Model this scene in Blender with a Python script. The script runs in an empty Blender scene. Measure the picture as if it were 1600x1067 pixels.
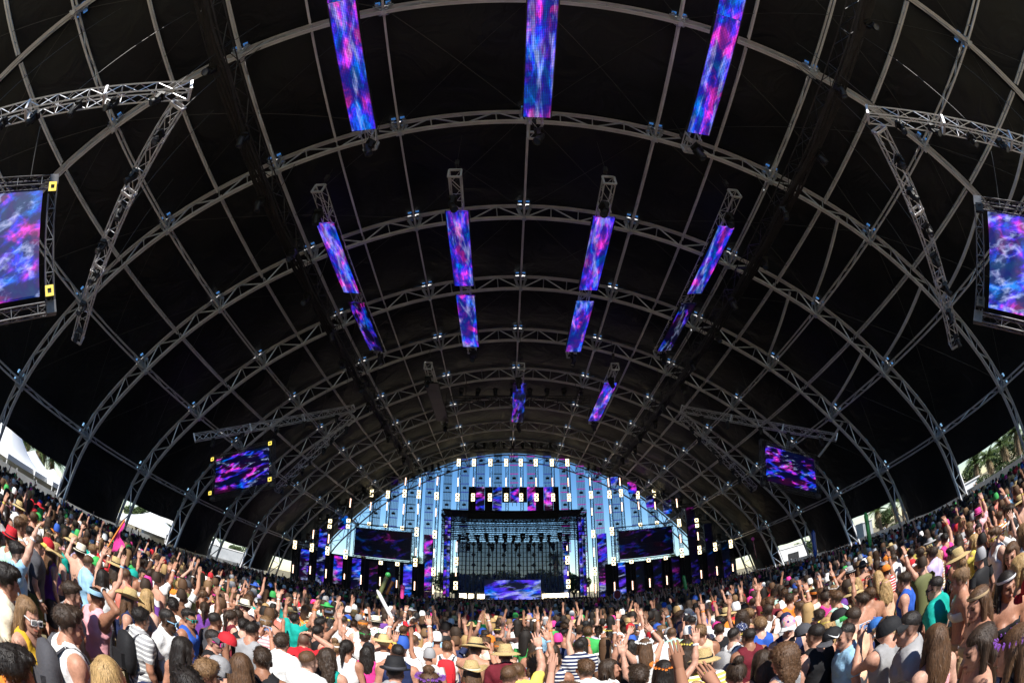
import bpy, math, random
import numpy as np
from mathutils import Vector, Matrix
random.seed(7); rng = np.random.default_rng(7)
R = math.radians
sc = bpy.context.scene
col = sc.collection
# ------------------------------------------------------------------ camera (15 mm diagonal fisheye held above the heads)
CAM = np.array([0.0, 0.0, 2.56])
PITCH, YAW, ROLL, FOC = R(33.235), R(1.0818), R(-0.2432), 15.462
_F = np.array([math.sin(YAW)*math.cos(PITCH), math.cos(YAW)*math.cos(PITCH), math.sin(PITCH)])
_r = np.array([math.cos(YAW), -math.sin(YAW), 0.0]); _u = np.cross(_r, _F)
_R = math.cos(ROLL)*_r + math.sin(ROLL)*_u; _U = -math.sin(ROLL)*_r + math.cos(ROLL)*_u
cd = bpy.data.cameras.new('camera'); cam = bpy.data.objects.new('camera', cd); col.objects.link(cam); sc.camera = cam
cd.type = 'PANO'; cd.sensor_width = 36; cd.sensor_height = 24; cd.clip_start = 0.05; cd.clip_end = 3000
for holder in (cd, getattr(cd, 'cycles', None)):
    try:
        holder.panorama_type = 'FISHEYE_EQUISOLID'; holder.fisheye_lens = FOC; holder.fisheye_fov = R(220)
    except Exception: pass
m = Matrix(((_R[0], _U[0], -_F[0], CAM[0]), (_R[1], _U[1], -_F[1], CAM[1]), (_R[2], _U[2], -_F[2], CAM[2]), (0, 0, 0, 1)))
cam.matrix_world = m
# ------------------------------------------------------------------ daylight
SUN_EL, SUN_AZ = 46.0, -9.0      # the sun stands high behind the camera, a little to its right
w = bpy.data.worlds.new('World'); sc.world = w; w.use_nodes = True
nt = w.node_tree; bg = nt.nodes['Background']
sky = nt.nodes.new('ShaderNodeTexSky'); sky.sky_type = 'NISHITA'; sky.sun_disc = False
sky.sun_elevation = R(SUN_EL); sky.sun_rotation = R(180 + SUN_AZ); sky.air_density = 1.0; sky.dust_density = 0.0; sky.ozone_density = 4.0
hs = nt.nodes.new('ShaderNodeHueSaturation'); hs.inputs['Saturation'].default_value = 1.22; nt.links.new(sky.outputs[0], hs.inputs['Color']); nt.links.new(hs.outputs[0], bg.inputs[0]); bg.inputs[1].default_value = 0.095
sl = bpy.data.lights.new('sun', 'SUN'); sl.energy = 5.0; sl.angle = R(0.53); sl.color = (1.0, 0.95, 0.87)
so = bpy.data.objects.new('sun', sl); col.objects.link(so)
sdir = Vector((math.sin(R(SUN_AZ))*math.cos(R(SUN_EL)), math.cos(R(SUN_AZ))*math.cos(R(SUN_EL)), -math.sin(R(SUN_EL))))
so.rotation_euler = sdir.to_track_quat('-Z', 'Y').to_euler()
vs = sc.view_settings; vs.view_transform = 'Standard'; vs.look = 'None'; vs.gamma = 1.0; vs.use_curve_mapping = False
vs.exposure = 0.62
cy = sc.cycles
cy.use_denoising = True; cy.denoiser = 'OPENIMAGEDENOISE'
try: cy.denoising_input_passes = 'RGB_ALBEDO_NORMAL'; cy.denoising_prefilter = 'ACCURATE'
except Exception: pass
cy.max_bounces = 5; cy.diffuse_bounces = 4; cy.glossy_bounces = 2; cy.transmission_bounces = 2; cy.transparent_max_bounces = 12
cy.sample_clamp_indirect = 6.0; cy.caustics_reflective = False; cy.caustics_refractive = False
cy.use_adaptive_sampling = True; cy.adaptive_threshold = 0.02
# ------------------------------------------------------------------ helpers
def ray(px, py):
    x = (px-800)*.0225; u = (533.5-py)*.0225; d = math.hypot(x, u)+1e-9; th = 2*math.asin(d/2/FOC)
    return _F*math.cos(th) + (_R*x/d + _U*u/d)*math.sin(th)
def at_y(px, py, Y): d = ray(px, py); return CAM + d*(Y/d[1])
def at_z(px, py, Z): d = ray(px, py); return CAM + d*((Z-CAM[2])/d[2])
def at_d(px, py, D): return CAM + ray(px, py)*D
def px_of(P):
    q = np.asarray(P, float)-CAM; z = q@_F; x = q@_R; u = q@_U; d = math.hypot(x, u)+1e-9
    rad = 2*FOC*math.sin(math.atan2(d, z)/2); return 800+rad*x/d/.0225, 533.5-rad*u/d/.0225
def unit(v): v = np.asarray(v, float); return v/(np.linalg.norm(v)+1e-12)
class MB:
    def __init__(s): s.v = []; s.f = []; s.mi = []; s.n = 0; s.cut = []
    def add(s, vs_, fs_, mi=0):
        o = s.n; s.cut.append((o, len(s.f))); s.v.extend([tuple(map(float, q)) for q in vs_]); s.n += len(vs_)
        for f in fs_: s.f.append(tuple(i+o for i in f)); s.mi.append(mi)
    def bar(s, a, b, w_, h_, up=(0, 0, 1), mi=0, caps=True):
        a = np.asarray(a, float); b = np.asarray(b, float); d = unit(b-a); up = np.asarray(up, float)
        if abs(d@up) > .99: up = np.array([1., 0, 0]) if abs(d[0]) < .9 else np.array([0, 1., 0])
        x = unit(np.cross(d, up)); y = np.cross(x, d)
        q = [c+x*sx*w_/2+y*sy*h_/2 for c in (a, b) for sx, sy in ((-1, -1), (1, -1), (1, 1), (-1, 1))]
        fs = [(0, 4, 5, 1), (1, 5, 6, 2), (2, 6, 7, 3), (3, 7, 4, 0)]
        if caps: fs += [(0, 1, 2, 3), (7, 6, 5, 4)]
        s.add(q, fs, mi)
    def tube(s, a, b, r, n=5, r2=None, mi=0, caps=False):
        a = np.asarray(a, float); b = np.asarray(b, float); d = unit(b-a); r2 = r if r2 is None else r2
        t = np.array([0, 0, 1.]) if abs(d[2]) < .9 else np.array([1., 0, 0])
        x = unit(np.cross(d, t)); y = np.cross(d, x); q = []
        for c, rr in ((a, r), (b, r2)):
            for i in range(n): an = 2*math.pi*i/n; q.append(c+(x*math.cos(an)+y*math.sin(an))*rr)
        fs = [(i, (i+1) % n, n+(i+1) % n, n+i) for i in range(n)]
        if caps: fs += [tuple(range(n-1, -1, -1)), tuple(range(n, 2*n))]
        s.add(q, fs, mi)
    def poly(s, pts, r, n=5, mi=0):
        for a, b in zip(pts[:-1], pts[1:]): s.tube(a, b, r, n, mi=mi)
    def box(s, c, size, M=None, mi=0):
        c = np.asarray(c, float); h = np.asarray(size, float)/2
        q = [np.array([sx, sy, sz])*h for sz in (-1, 1) for sx, sy in ((-1, -1), (1, -1), (1, 1), (-1, 1))]
        if M is not None: q = [M@k for k in q]
        s.add([c+k for k in q], [(3, 2, 1, 0), (4, 5, 6, 7), (0, 1, 5, 4), (1, 2, 6, 5), (2, 3, 7, 6), (3, 0, 4, 7)], mi)
    def lathe(s, prof, n=16, c=(0, 0, 0), mi=0, cap=False):
        q = [(c[0]+r*math.cos(2*math.pi*i/n), c[1]+r*math.sin(2*math.pi*i/n), c[2]+z) for r, z in prof for i in range(n)]
        fs = [(j*n+i, j*n+(i+1) % n, (j+1)*n+(i+1) % n, (j+1)*n+i) for j in range(len(prof)-1) for i in range(n)]
        if cap: fs += [tuple(range(n-1, -1, -1)), tuple(range((len(prof)-1)*n, len(prof)*n))]
        s.add(q, fs, mi)
    def mesh(s, name, mats, smooth=False):
        me = bpy.data.meshes.new(name); me.from_pydata(s.v, [], s.f)
        for mm in (mats if isinstance(mats, (list, tuple)) else [mats]): me.materials.append(mm)
        if isinstance(mats, (list, tuple)) and len(mats) > 1: me.polygons.foreach_set('material_index', s.mi)
        if smooth: me.polygons.foreach_set('use_smooth', [True]*len(me.polygons))
        me.update(); return me
    def each(s, name, mats, parent=None, per=1, smooth=False):
        '''every run of PER added shapes becomes an object of its own'''
        st = s.cut[::per]+[(s.n, len(s.f))]; out = []
        for (v0, f0), (v1, f1) in zip(st[:-1], st[1:]):
            q = MB(); q.v = s.v[v0:v1]; q.f = [tuple(i-v0 for i in f) for f in s.f[f0:f1]]; q.mi = s.mi[f0:f1]; out.append(q.build(name, mats, parent, smooth))
        return out
    def build(s, name, mats, parent=None, smooth=False):
        return link(name, s.mesh(name, mats, smooth), parent)
def link(name, data, parent=None, loc=None, rz=None):
    o = bpy.data.objects.new(name, data); col.objects.link(o)
    if parent is not None: o.parent = parent
    if loc is not None: o.location = [float(q) for q in loc]
    if rz is not None: o.rotation_euler = (0, 0, rz)
    return o
def tag(o, label=None, cat=None, group=None, kind=None):
    if label: o['label'] = label
    if cat: o['category'] = cat
    if group: o['group'] = group
    if kind: o['kind'] = kind
    return o
def empty(name, loc=(0, 0, 0), rz=0.0): return link(name, None, None, loc, rz)
def kids(o): return CH.get(o.name, [])
CH = {}
def copy_tree(o, parent=None):
    c = o.copy(); col.objects.link(c); c.parent = parent
    for ch in [k for k in bpy.data.objects if k.parent == o] if o.name not in CH else CH[o.name]:
        copy_tree(ch, c)
    return c
def truss(mb, a, b, size=.5, panel=.6, cr=.03, br=.015, up=(0, 0, 1), sides=(0, 1, 2, 3), mi=0, n=4):
    """box truss: four chords with rungs and zigzag lacing"""
    a = np.asarray(a, float); b = np.asarray(b, float); d = unit(b-a); up = np.asarray(up, float)
    if abs(d@up) > .98: up = np.array([0, 1., 0])
    x = unit(np.cross(d, up)); y = np.cross(x, d); L = np.linalg.norm(b-a); k = max(1, int(round(L/panel)))
    cor = [x*sx*size/2+y*sy*size/2 for sx, sy in ((-1, -1), (1, -1), (1, 1), (-1, 1))]
    for c in cor: mb.tube(a+c, b+c, cr, n, mi=mi)
    for i in range(k+1):
        p = a+d*L*i/k
        for j in sides:
            if i % 2 == 0 or i == k: mb.tube(p+cor[j], p+cor[(j+1) % 4], br, 3, mi=mi)
            if i < k:
                q = a+d*L*(i+1)/k; e, g = (j, (j+1) % 4) if i % 2 == 0 else ((j+1) % 4, j)
                mb.tube(p+cor[e], q+cor[g], br, 3, mi=mi)
# ------------------------------------------------------------------ materials
def mat(name, colr=(.5, .5, .5), rough=.6, metal=0.0, spec=.5):
    mm = bpy.data.materials.new(name); mm.use_nodes = True; b = mm.node_tree.nodes['Principled BSDF']
    b.inputs['Base Color'].default_value = (*colr, 1); b.inputs['Roughness'].default_value = rough; b.inputs['Metallic'].default_value = metal
    b.inputs['Specular IOR Level'].default_value = spec
    return mm
def nd(mm, t, **kw):
    n = mm.node_tree.nodes.new(t)
    for k, v in kw.items(): setattr(n, k, v)
    return n
def lk(mm, a, b): mm.node_tree.links.new(a, b)
def bsdf(mm): return mm.node_tree.nodes['Principled BSDF']
def wear(mm, c1, c2, scale=3.0, bump=0.0, detail=5.0, coord='Object', stretch=(1, 1, 1), rough=None, bscale=None):
    """base colour varied between two tones by noise, optional fine bump"""
    tc = nd(mm, 'ShaderNodeTexCoord'); mp = nd(mm, 'ShaderNodeMapping'); mp.inputs['Scale'].default_value = stretch
    lk(mm, tc.outputs[coord], mp.inputs[0]); nz = nd(mm, 'ShaderNodeTexNoise'); nz.inputs['Scale'].default_value = scale; nz.inputs['Detail'].default_value = detail
    lk(mm, mp.outputs[0], nz.inputs['Vector']); rp = nd(mm, 'ShaderNodeValToRGB'); rp.color_ramp.elements[0].position = .35; rp.color_ramp.elements[1].position = .68
    rp.color_ramp.elements[0].color = (*c1, 1); rp.color_ramp.elements[1].color = (*c2, 1)
    lk(mm, nz.outputs['Fac'], rp.inputs[0]); lk(mm, rp.outputs[0], bsdf(mm).inputs['Base Color'])
    if rough:
        mr = nd(mm, 'ShaderNodeMapRange'); mr.inputs[3].default_value = rough[0]; mr.inputs[4].default_value = rough[1]
        lk(mm, nz.outputs['Fac'], mr.inputs[0]); lk(mm, mr.outputs[0], bsdf(mm).inputs['Roughness'])
    if bump:
        n2 = nd(mm, 'ShaderNodeTexNoise'); n2.inputs['Scale'].default_value = bscale or scale*4; n2.inputs['Detail'].default_value = 4
        lk(mm, mp.outputs[0], n2.inputs['Vector']); bp = nd(mm, 'ShaderNodeBump'); bp.inputs['Strength'].default_value = bump; bp.inputs['Distance'].default_value = .05
        lk(mm, n2.outputs['Fac'], bp.inputs['Height']); lk(mm, bp.outputs[0], bsdf(mm).inputs['Normal'])
    return mm
M = {}
M['alu'] = wear(mat('aluminium', rough=.45, metal=.2), (.62, .62, .64), (.80, .80, .82), 1.3, rough=(.35, .6))
M['tube'] = wear(mat('galvanised_tube', rough=.4, metal=.6), (.56, .61, .67), (.74, .79, .86), 2.0, rough=(.3, .55))
M['plate'] = mat('bright_bracket_steel', (.72, .78, .86), .28, .85)
M['truss'] = wear(mat('rigging_aluminium', rough=.38, metal=.4), (.62, .62, .64), (.82, .82, .85), 3.0, rough=(.3, .5))
M['black'] = wear(mat('black_powder_coat', rough=.55), (.010, .010, .011), (.025, .025, .027), 4.0)
M['blacktruss'] = wear(mat('black_truss_paint', rough=.5, metal=.2), (.02, .02, .022), (.05, .05, .055), 4.0)
M['shadedtruss'] = wear(mat('shaded_rigging_aluminium', rough=.5, metal=.5), (.10, .10, .105), (.20, .20, .21), 3.0)  # rigging aluminium darkened in colour to stand in for shade on the screen frames
M['cable'] = mat('steel_cable', (.07, .07, .07), .6, .2)
M['lens'] = mat('lamp_lens_glass', (.05, .07, .12), .08, 0, .9)
M['wallblack'] = wear(mat('black_stage_cloth', rough=.8), (.006, .006, .008), (.016, .016, .02), 1.2, bump=.3, bscale=3)
# tent skin: black PVC with slack wrinkles
mm = wear(mat('black_tent_fabric', rough=.5, spec=.32), (.0070, .0084, .0108), (.0120, .0142, .0180), .35, rough=(.38, .6)); M['fabric'] = mm
tc = nd(mm, 'ShaderNodeTexCoord'); wv = nd(mm, 'ShaderNodeTexNoise'); wv.inputs['Scale'].default_value = .55; wv.inputs['Detail'].default_value = 3; wv.inputs['Distortion'].default_value = 1.2
lk(mm, tc.outputs['Object'], wv.inputs['Vector']); bp = nd(mm, 'ShaderNodeBump'); bp.inputs['Strength'].default_value = .6; bp.inputs['Distance'].default_value = .25
lk(mm, wv.outputs['Fac'], bp.inputs['Height']); lk(mm, bp.outputs[0], bsdf(mm).inputs['Normal'])
br = nd(mm, 'ShaderNodeTexNoise'); br.inputs['Scale'].default_value = 2.6; br.inputs['Detail'].default_value = 5; lk(mm, tc.outputs['Object'], br.inputs['Vector'])
b2 = nd(mm, 'ShaderNodeBump'); b2.inputs['Strength'].default_value = .35; b2.inputs['Distance'].default_value = .06; lk(mm, br.outputs['Fac'], b2.inputs['Height']); lk(mm, bp.outputs[0], b2.inputs['Normal']); lk(mm, b2.outputs[0], bsdf(mm).inputs['Normal'])
def emit(name, colr, s):
    mm = mat(name, (0, 0, 0), .5); b = bsdf(mm); b.inputs['Emission Color'].default_value = (*colr, 1); b.inputs['Emission Strength'].default_value = s; return mm
M['glow'] = emit('warm_white_led', (1.0, .82, .46), 2.6)
M['glowhot'] = emit('hot_strobe_led', (1.0, .80, .50), 7.0)
M['glowtube'] = emit('peach_tube_led', (1.0, .60, .42), 2.6)
M['glowyellow'] = emit('yellow_pixel_led', (1.0, .74, .12), 1.0)
def led(name, lvl=1.0, dark=.5, pink=.5, sc_=(.5, .5, .5), rot=0.0, pitch=0.0, white=1.0, floor=.018):
    """LED wall showing blue and magenta light streaks; object space, so it stays put on its panel"""
    mm = mat(name, (.006, .006, .008), .45); b = bsdf(mm)
    tc = nd(mm, 'ShaderNodeTexCoord'); oi = nd(mm, 'ShaderNodeObjectInfo')
    ad = nd(mm, 'ShaderNodeVectorMath', operation='MULTIPLY_ADD'); ad.inputs[1].default_value = (1, 1, 1)
    sv = nd(mm, 'ShaderNodeVectorMath', operation='SCALE'); sv.inputs['Scale'].default_value = 1.0
    cmb = nd(mm, 'ShaderNodeCombineXYZ')
    for i, k in enumerate((37.0, 91.0, 53.0)):
        mu = nd(mm, 'ShaderNodeMath', operation='MULTIPLY'); mu.inputs[1].default_value = k; lk(mm, oi.outputs['Random'], mu.inputs[0]); lk(mm, mu.outputs[0], cmb.inputs[i])
    mp = nd(mm, 'ShaderNodeMapping'); mp.inputs['Scale'].default_value = sc_; mp.inputs['Rotation'].default_value = (0, rot, rot*.6)
    lk(mm, tc.outputs['Object'], mp.inputs[0]); lk(mm, mp.outputs[0], ad.inputs[0]); lk(mm, cmb.outputs[0], ad.inputs[2])
    def noise(scale, dist, det, stretch=(1, 1, 1)):
        m2 = nd(mm, 'ShaderNodeMapping'); m2.inputs['Scale'].default_value = stretch; lk(mm, ad.outputs[0], m2.inputs[0])
        n = nd(mm, 'ShaderNodeTexNoise'); n.inputs['Scale'].default_value = scale; n.inputs['Distortion'].default_value = dist; n.inputs['Detail'].default_value = det; n.inputs['Roughness'].default_value = .66
        lk(mm, m2.outputs[0], n.inputs['Vector']); return n.outputs['Fac']
    def ramp(fac, els):
        r = nd(mm, 'ShaderNodeValToRGB'); e = r.color_ramp.elements
        for i, (p, c) in enumerate(els):
            q = e[i] if i < 2 else e.new(p)
            q.position = p; q.color = (*c, 1)
        lk(mm, fac, r.inputs[0]); return r.outputs[0]
    def wisp(scale, stretch, det=9):
        m2 = nd(mm, 'ShaderNodeMapping'); m2.inputs['Scale'].default_value = stretch; lk(mm, ad.outputs[0], m2.inputs[0])
        wn = nd(mm, 'ShaderNodeTexNoise'); wn.inputs['Scale'].default_value = scale*.6; wn.inputs['Detail'].default_value = 2; lk(mm, m2.outputs[0], wn.inputs['Vector'])
        va = nd(mm, 'ShaderNodeVectorMath', operation='MULTIPLY_ADD'); va.inputs[1].default_value = (.9, .9, .9); lk(mm, wn.outputs['Color'], va.inputs[0]); lk(mm, m2.outputs[0], va.inputs[2])
        n = nd(mm, 'ShaderNodeTexNoise', noise_type='RIDGED_MULTIFRACTAL'); n.inputs['Scale'].default_value = scale; n.inputs['Detail'].default_value = det; n.inputs['Roughness'].default_value = .62; n.inputs['Lacunarity'].default_value = 2.1; n.inputs['Offset'].default_value = .95; n.inputs['Gain'].default_value = 1.6; n.normalize = False
        lk(mm, va.outputs[0], n.inputs['Vector']); rg_ = nd(mm, 'ShaderNodeMapRange'); rg_.inputs[1].default_value = .6; rg_.inputs[2].default_value = 2.7; lk(mm, n.outputs['Fac'], rg_.inputs[0]); return rg_.outputs[0]
    lo = .34+.20*dark
    hue = ramp(noise(.9, .4, 3), [(.34, (.0, .14, .62)), (.46, (.012, .02, .58)), (.57 - .08*pink, (.12, .025, .60)), (.68 - .11*pink, (.72, .035, .55))])
    val = ramp(wisp(.8, (1, .55, 1.5)), [(lo-.12, (floor, floor, floor)), (lo+.10, (.45, .45, .45)), (lo+.42, (1.15, 1.15, 1.15))])
    mx = nd(mm, 'ShaderNodeMix', data_type='RGBA', blend_type='MULTIPLY'); mx.inputs[0].default_value = 1
    lk(mm, hue, mx.inputs[6]); lk(mm, val, mx.inputs[7])
    st = ramp(wisp(.62, (1, .5, 1.7), 7), [(.44+.2*dark, (0, 0, 0)), (.60+.18*dark, (.10*white, .13*white, .22*white)), (.95, (.62*white, .60*white, .78*white))])
    m2 = nd(mm, 'ShaderNodeMix', data_type='RGBA', blend_type='ADD'); m2.inputs[0].default_value = 1
    lk(mm, mx.outputs[2], m2.inputs[6]); lk(mm, st, m2.inputs[7]); out = m2.outputs[2]
    if pitch:   # visible pixel pitch
        sp = nd(mm, 'ShaderNodeSeparateXYZ'); lk(mm, tc.outputs['Object'], sp.inputs[0]); res = None
        for ax in (0, 1, 2):
            a = nd(mm, 'ShaderNodeMath', operation='MULTIPLY'); a.inputs[1].default_value = 2*math.pi/pitch; lk(mm, sp.outputs[ax], a.inputs[0])
            s_ = nd(mm, 'ShaderNodeMath', operation='COSINE'); lk(mm, a.outputs[0], s_.inputs[0])
            g = nd(mm, 'ShaderNodeMapRange'); g.inputs[1].default_value = -1; g.inputs[2].default_value = .6; g.inputs[3].default_value = .62; g.inputs[4].default_value = 1.16
            lk(mm, s_.outputs[0], g.inputs[0])
            if res is None: res = g.outputs[0]
            else:
                q = nd(mm, 'ShaderNodeMath', operation='MULTIPLY'); lk(mm, res, q.inputs[0]); lk(mm, g.outputs[0], q.inputs[1]); res = q.outputs[0]
        m3 = nd(mm, 'ShaderNodeMix', data_type='RGBA', blend_type='MULTIPLY'); m3.inputs[0].default_value = 1; lk(mm, out, m3.inputs[6]); lk(mm, res, m3.inputs[7]); out = m3.outputs[2]
    lk(mm, out, b.inputs['Emission Color']); b.inputs['Emission Strength'].default_value = lvl
    return mm
M['ledroof'] = led('led_ribbon_picture', 1.05, -.6, .3, (2.0, .9, 2.0), .3, .06, white=.55, floor=.24)
M['ledrooflow'] = led('led_ribbon_picture_dim', .9, .15, .2, (2.0, .9, 2.0), .3, .06, white=.5)
M['ledscreen'] = led('led_screen_picture', 1.15, -.45, .5, (1.1, 1.1, 1.6), .5, 0, white=.8, floor=.14)
M['ledmid'] = led('led_screen_streaks', 1.5, .35, .5, (.6, .6, 1.5), .5, white=.9)
M['ledwall'] = led('led_wall_picture', 1.1, -.1, .15, (.45, .45, .7), .5, white=.8)
M['ledpink'] = led('led_wall_pink', 1.0, -.5, 1.0, (.5, .5, .6), .5, white=.6)
M['leddark'] = led('led_wall_dark', .24, .75, .3, (.4, .4, .7), .5, white=.2)
M['leddj'] = led('dj_booth_picture', 1.0, -.7, -1.6, (.4, .4, .9), .5, white=.9)
M['ledoff'] = wear(mat('switched_off_led', rough=.4), (.008, .006, .008), (.016, .010, .013), 3.0)
for k_ in M:
    if k_.startswith(('led', 'glow')) and k_ != 'ledoff': M[k_].cycles.emission_sampling = 'NONE'
# ------------------------------------------------------------------ ground
g = MB(); S = 900; n = 36
g.add([(-S+2*S*i/n, -S+2*S*j/n, 0) for j in range(n+1) for i in range(n+1)], [(j*(n+1)+i, j*(n+1)+i+1, (j+1)*(n+1)+i+1, (j+1)*(n+1)+i) for j in range(n) for i in range(n)])
M['ground'] = wear(mat('trampled_dry_grass', rough=.95, spec=.2), (.17, .15, .085), (.30, .25, .17), .8, bump=.5, bscale=12, detail=9)
tag(g.build('ground', M['ground']), 'trampled dry grass field under the crowd', kind='structure')
# ------------------------------------------------------------------ the arched tent
AX = 0.968; BAY = 5.912; Y0 = 9.46
NW = np.array([0, .23847, .46089, .66899, .84572, 1.0, 1.095])*25
NZ = np.array([.75796, .72537, .63747, .50971, .34708, .15544, -.1024])*25+CAM[2]
NP = np.array([[-NW[-k], NZ[-k]] if k < 0 else [NW[k], NZ[k]] for k in range(-6, 7)])
def arch(k, off=0.0):
    """point of the arch at node parameter k (-6..6), moved outward by off"""
    k = max(-6.0, min(6.0, k)); i = int(min(11, math.floor(k+6))); t = k+6-i
    P = lambda j: NP[j] if 0 <= j <= 12 else (2*NP[0]-NP[1] if j < 0 else 2*NP[12]-NP[11])
    p0, p1, p2, p3 = P(i-1), P(i), P(i+1), P(i+2)
    q = .5*(2*p1+(p2-p0)*t+(2*p0-5*p1+4*p2-p3)*t*t+(3*p1-p0-3*p2+p3)*t**3)
    d = .5*((p2-p0)+2*(2*p0-5*p1+4*p2-p3)*t+3*(3*p1-p0-3*p2+p3)*t*t)
    nrm = unit([-d[1], d[0]])
    if nrm @ (q-np.array([0, 6.0])) < 0: nrm = -nrm
    return q+nrm*off, nrm
def ap(k, off=0.0, y=0.0): q, _ = arch(k, off); return np.array([q[0]+AX, y, q[1]])
DEP = 1.0
def roof_z(x):
    return float(np.interp(abs(x-AX), [arch(k, -DEP)[0][0] for k in np.linspace(0, 6, 40)], [arch(k, -DEP)[0][1] for k in np.linspace(0, 6, 40)]))
tent = empty('arched_tent', (AX, 0, 0))
tag(tent, 'huge black fabric arched festival tent on lattice ribs spanning the whole crowd', 'tent')
TL = np.array([AX, 0, 0])
def tp(k, off=0, y=0): return ap(k, off, y)-TL
def chord(mb, off, hw=.09, hh=.11):
    ks = [-6+i/5 for i in range(61)]
    for dy in (-.052, .052):
        for a, b in zip(ks[:-1], ks[1:]):
            pa, na = arch(a, off); pb, _ = arch(b, off)
            up = np.array([na[0], 0, na[1]]); A = np.array([pa[0], dy, pa[1]]); B = np.array([pb[0], dy, pb[1]]); e = (B-A)*.01
            mb.bar(A-e, B+e, .05, .145, up, caps=False)
    for a, b in zip(ks[:-1], ks[1:]):
        pa, na = arch(a, off); pb, _ = arch(b, off)
        mb.bar(np.array([pa[0], 0, pa[1]]), np.array([pb[0], 0, pb[1]]), .06, .06, np.array([na[0], 0, na[1]]), caps=False)
rib_me = MB(); chord(rib_me, 0); chord(rib_me, -DEP)
for s in range(12):
    k0 = -6+s; J = 4
    for j in range(J):
        a, b = k0+j/J, k0+(j+1)/J
        A, B = ((a, -DEP), (b, 0)) if j % 2 == 0 else ((a, 0), (b, -DEP))
        rib_me.tube(tp(*A), tp(*B), .042, 6, mi=1)
        if j: rib_me.tube(tp(a, 0), tp(a, -DEP), .03, 5, mi=1)
rib_data = rib_me.mesh('rib', [M['alu'], M['tube']])
# node bracket: bright plates on the outer chord, a V of struts to the inner chord, a round boss
def bracket(k):
    mb = MB(); q, nrm = arch(k, 0); tng = np.array([-nrm[1], 0, nrm[0]]); up = np.array([nrm[0], 0, nrm[1]]); o = np.array([q[0], 0, q[1]]); yv = np.array([0, 1., 0])
    for sgn in (-1, 1):
        mb.bar(o+tng*sgn*.10-up*.12+yv*.13, o+tng*sgn*.42-up*.12+yv*.13, .05, .1, up, mi=1)
        mb.bar(o+tng*sgn*.10-up*.12-yv*.13, o+tng*sgn*.42-up*.12-yv*.13, .05, .1, up, mi=1)
        for yy in (-.14, .14):
            mb.bar(o+tng*sgn*.36-up*.1+yv*yy, o+tng*sgn*.12-up*DEP+yv*yy, .09, .05, yv, mi=0)
            mb.box(o+tng*sgn*.26-up*.02+yv*yy*1.5, (.16, .05, .09), np.stack([tng, yv, up], 1), mi=1)
    mb.tube(o-up*(DEP+.14), o-up*(DEP-.1), .12, 8, caps=True)
    mb.bar(o-up*.5-yv*.24, o-up*.5+yv*.24, .12, .7, up, mi=0)
    return mb.mesh('node_bracket', [M['tube'], M['plate']])
BR = {k: bracket(k) for k in range(-5, 6)}
RIBS = list(range(-3, 9))
for i in RIBS:
    r_ = link('rib_truss', rib_data, tent, (0, Y0+BAY*i, 0))
    for k in BR: link('node_bracket', BR[k], r_)
# purlins (two chords, lattice in every second bay) between neighbouring ribs
def purlin(k, lattice, half=False):
    mb = MB(); _, nrm = arch(k); up = np.array([nrm[0], 0, nrm[1]]); a, b = (.22, BAY-.22)
    o1, o2 = (-.16, -.84) if not half else (-.3, -.7)
    for o, wd in ((o1, .10), (o2, .12)):
        for dx in (0,):
            tng = np.array([-nrm[1], 0, nrm[0]])*dx
            mb.bar(tp(k, o, a)+tng, tp(k, o, b)+tng, .085, .11, up, caps=True)
    if lattice:
        N = 6
        for j in range(N):
            ya, yb = a+(b-a)*j/N, a+(b-a)*(j+1)/N
            mb.tube(tp(k, o1 if j % 2 else o2, ya), tp(k, o2 if j % 2 else o1, yb), .032, 5, mi=1)
    else:
        for t in (.12, .88): mb.tube(tp(k, o1, a+(b-a)*t), tp(k, o2, a+(b-a)*t), .03, 5, mi=1)
    return mb.mesh('purlin', [M['alu'], M['tube']])
PU = {(k, l): purlin(k, l) for k in range(-5, 6) for l in (0, 1)}
PH = {k: purlin(k, 0, True) for k in (-3.5, -2.5, -1.5, 1.5, 2.5, 3.5)}
def sag_pole(k):
    mb = MB(); pts = []
    for j in range(9):
        t = j/8; pts.append(tp(k-.12+.24*t, -.25-.5*math.sin(math.pi*t), .2+t*(BAY-.4)))
    for a, b in zip(pts[:-1], pts[1:]): mb.bar(a, b, .10, .17, (0, 0, 1), caps=False)
    return mb.mesh('sag_pole', M['alu'])
SG = {k: sag_pole(k) for k in (2.8, 3.8, 4.3)}
CB = MB()
for ka, kb in ((-5, -3), (-3, -1), (-1, 0), (0, 1), (1, 3), (3, 5)):
    for (a, b) in ((ka, kb), (kb, ka)):
        pts = [tp(a+(b-a)*j/6, -.12-.5*math.sin(math.pi*j/6)**.6, BAY*j/6) for j in range(7)]
        CB.poly(pts, .014, 3)
cb_data = CB.mesh('bracing_cables', M['cable'])
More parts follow.
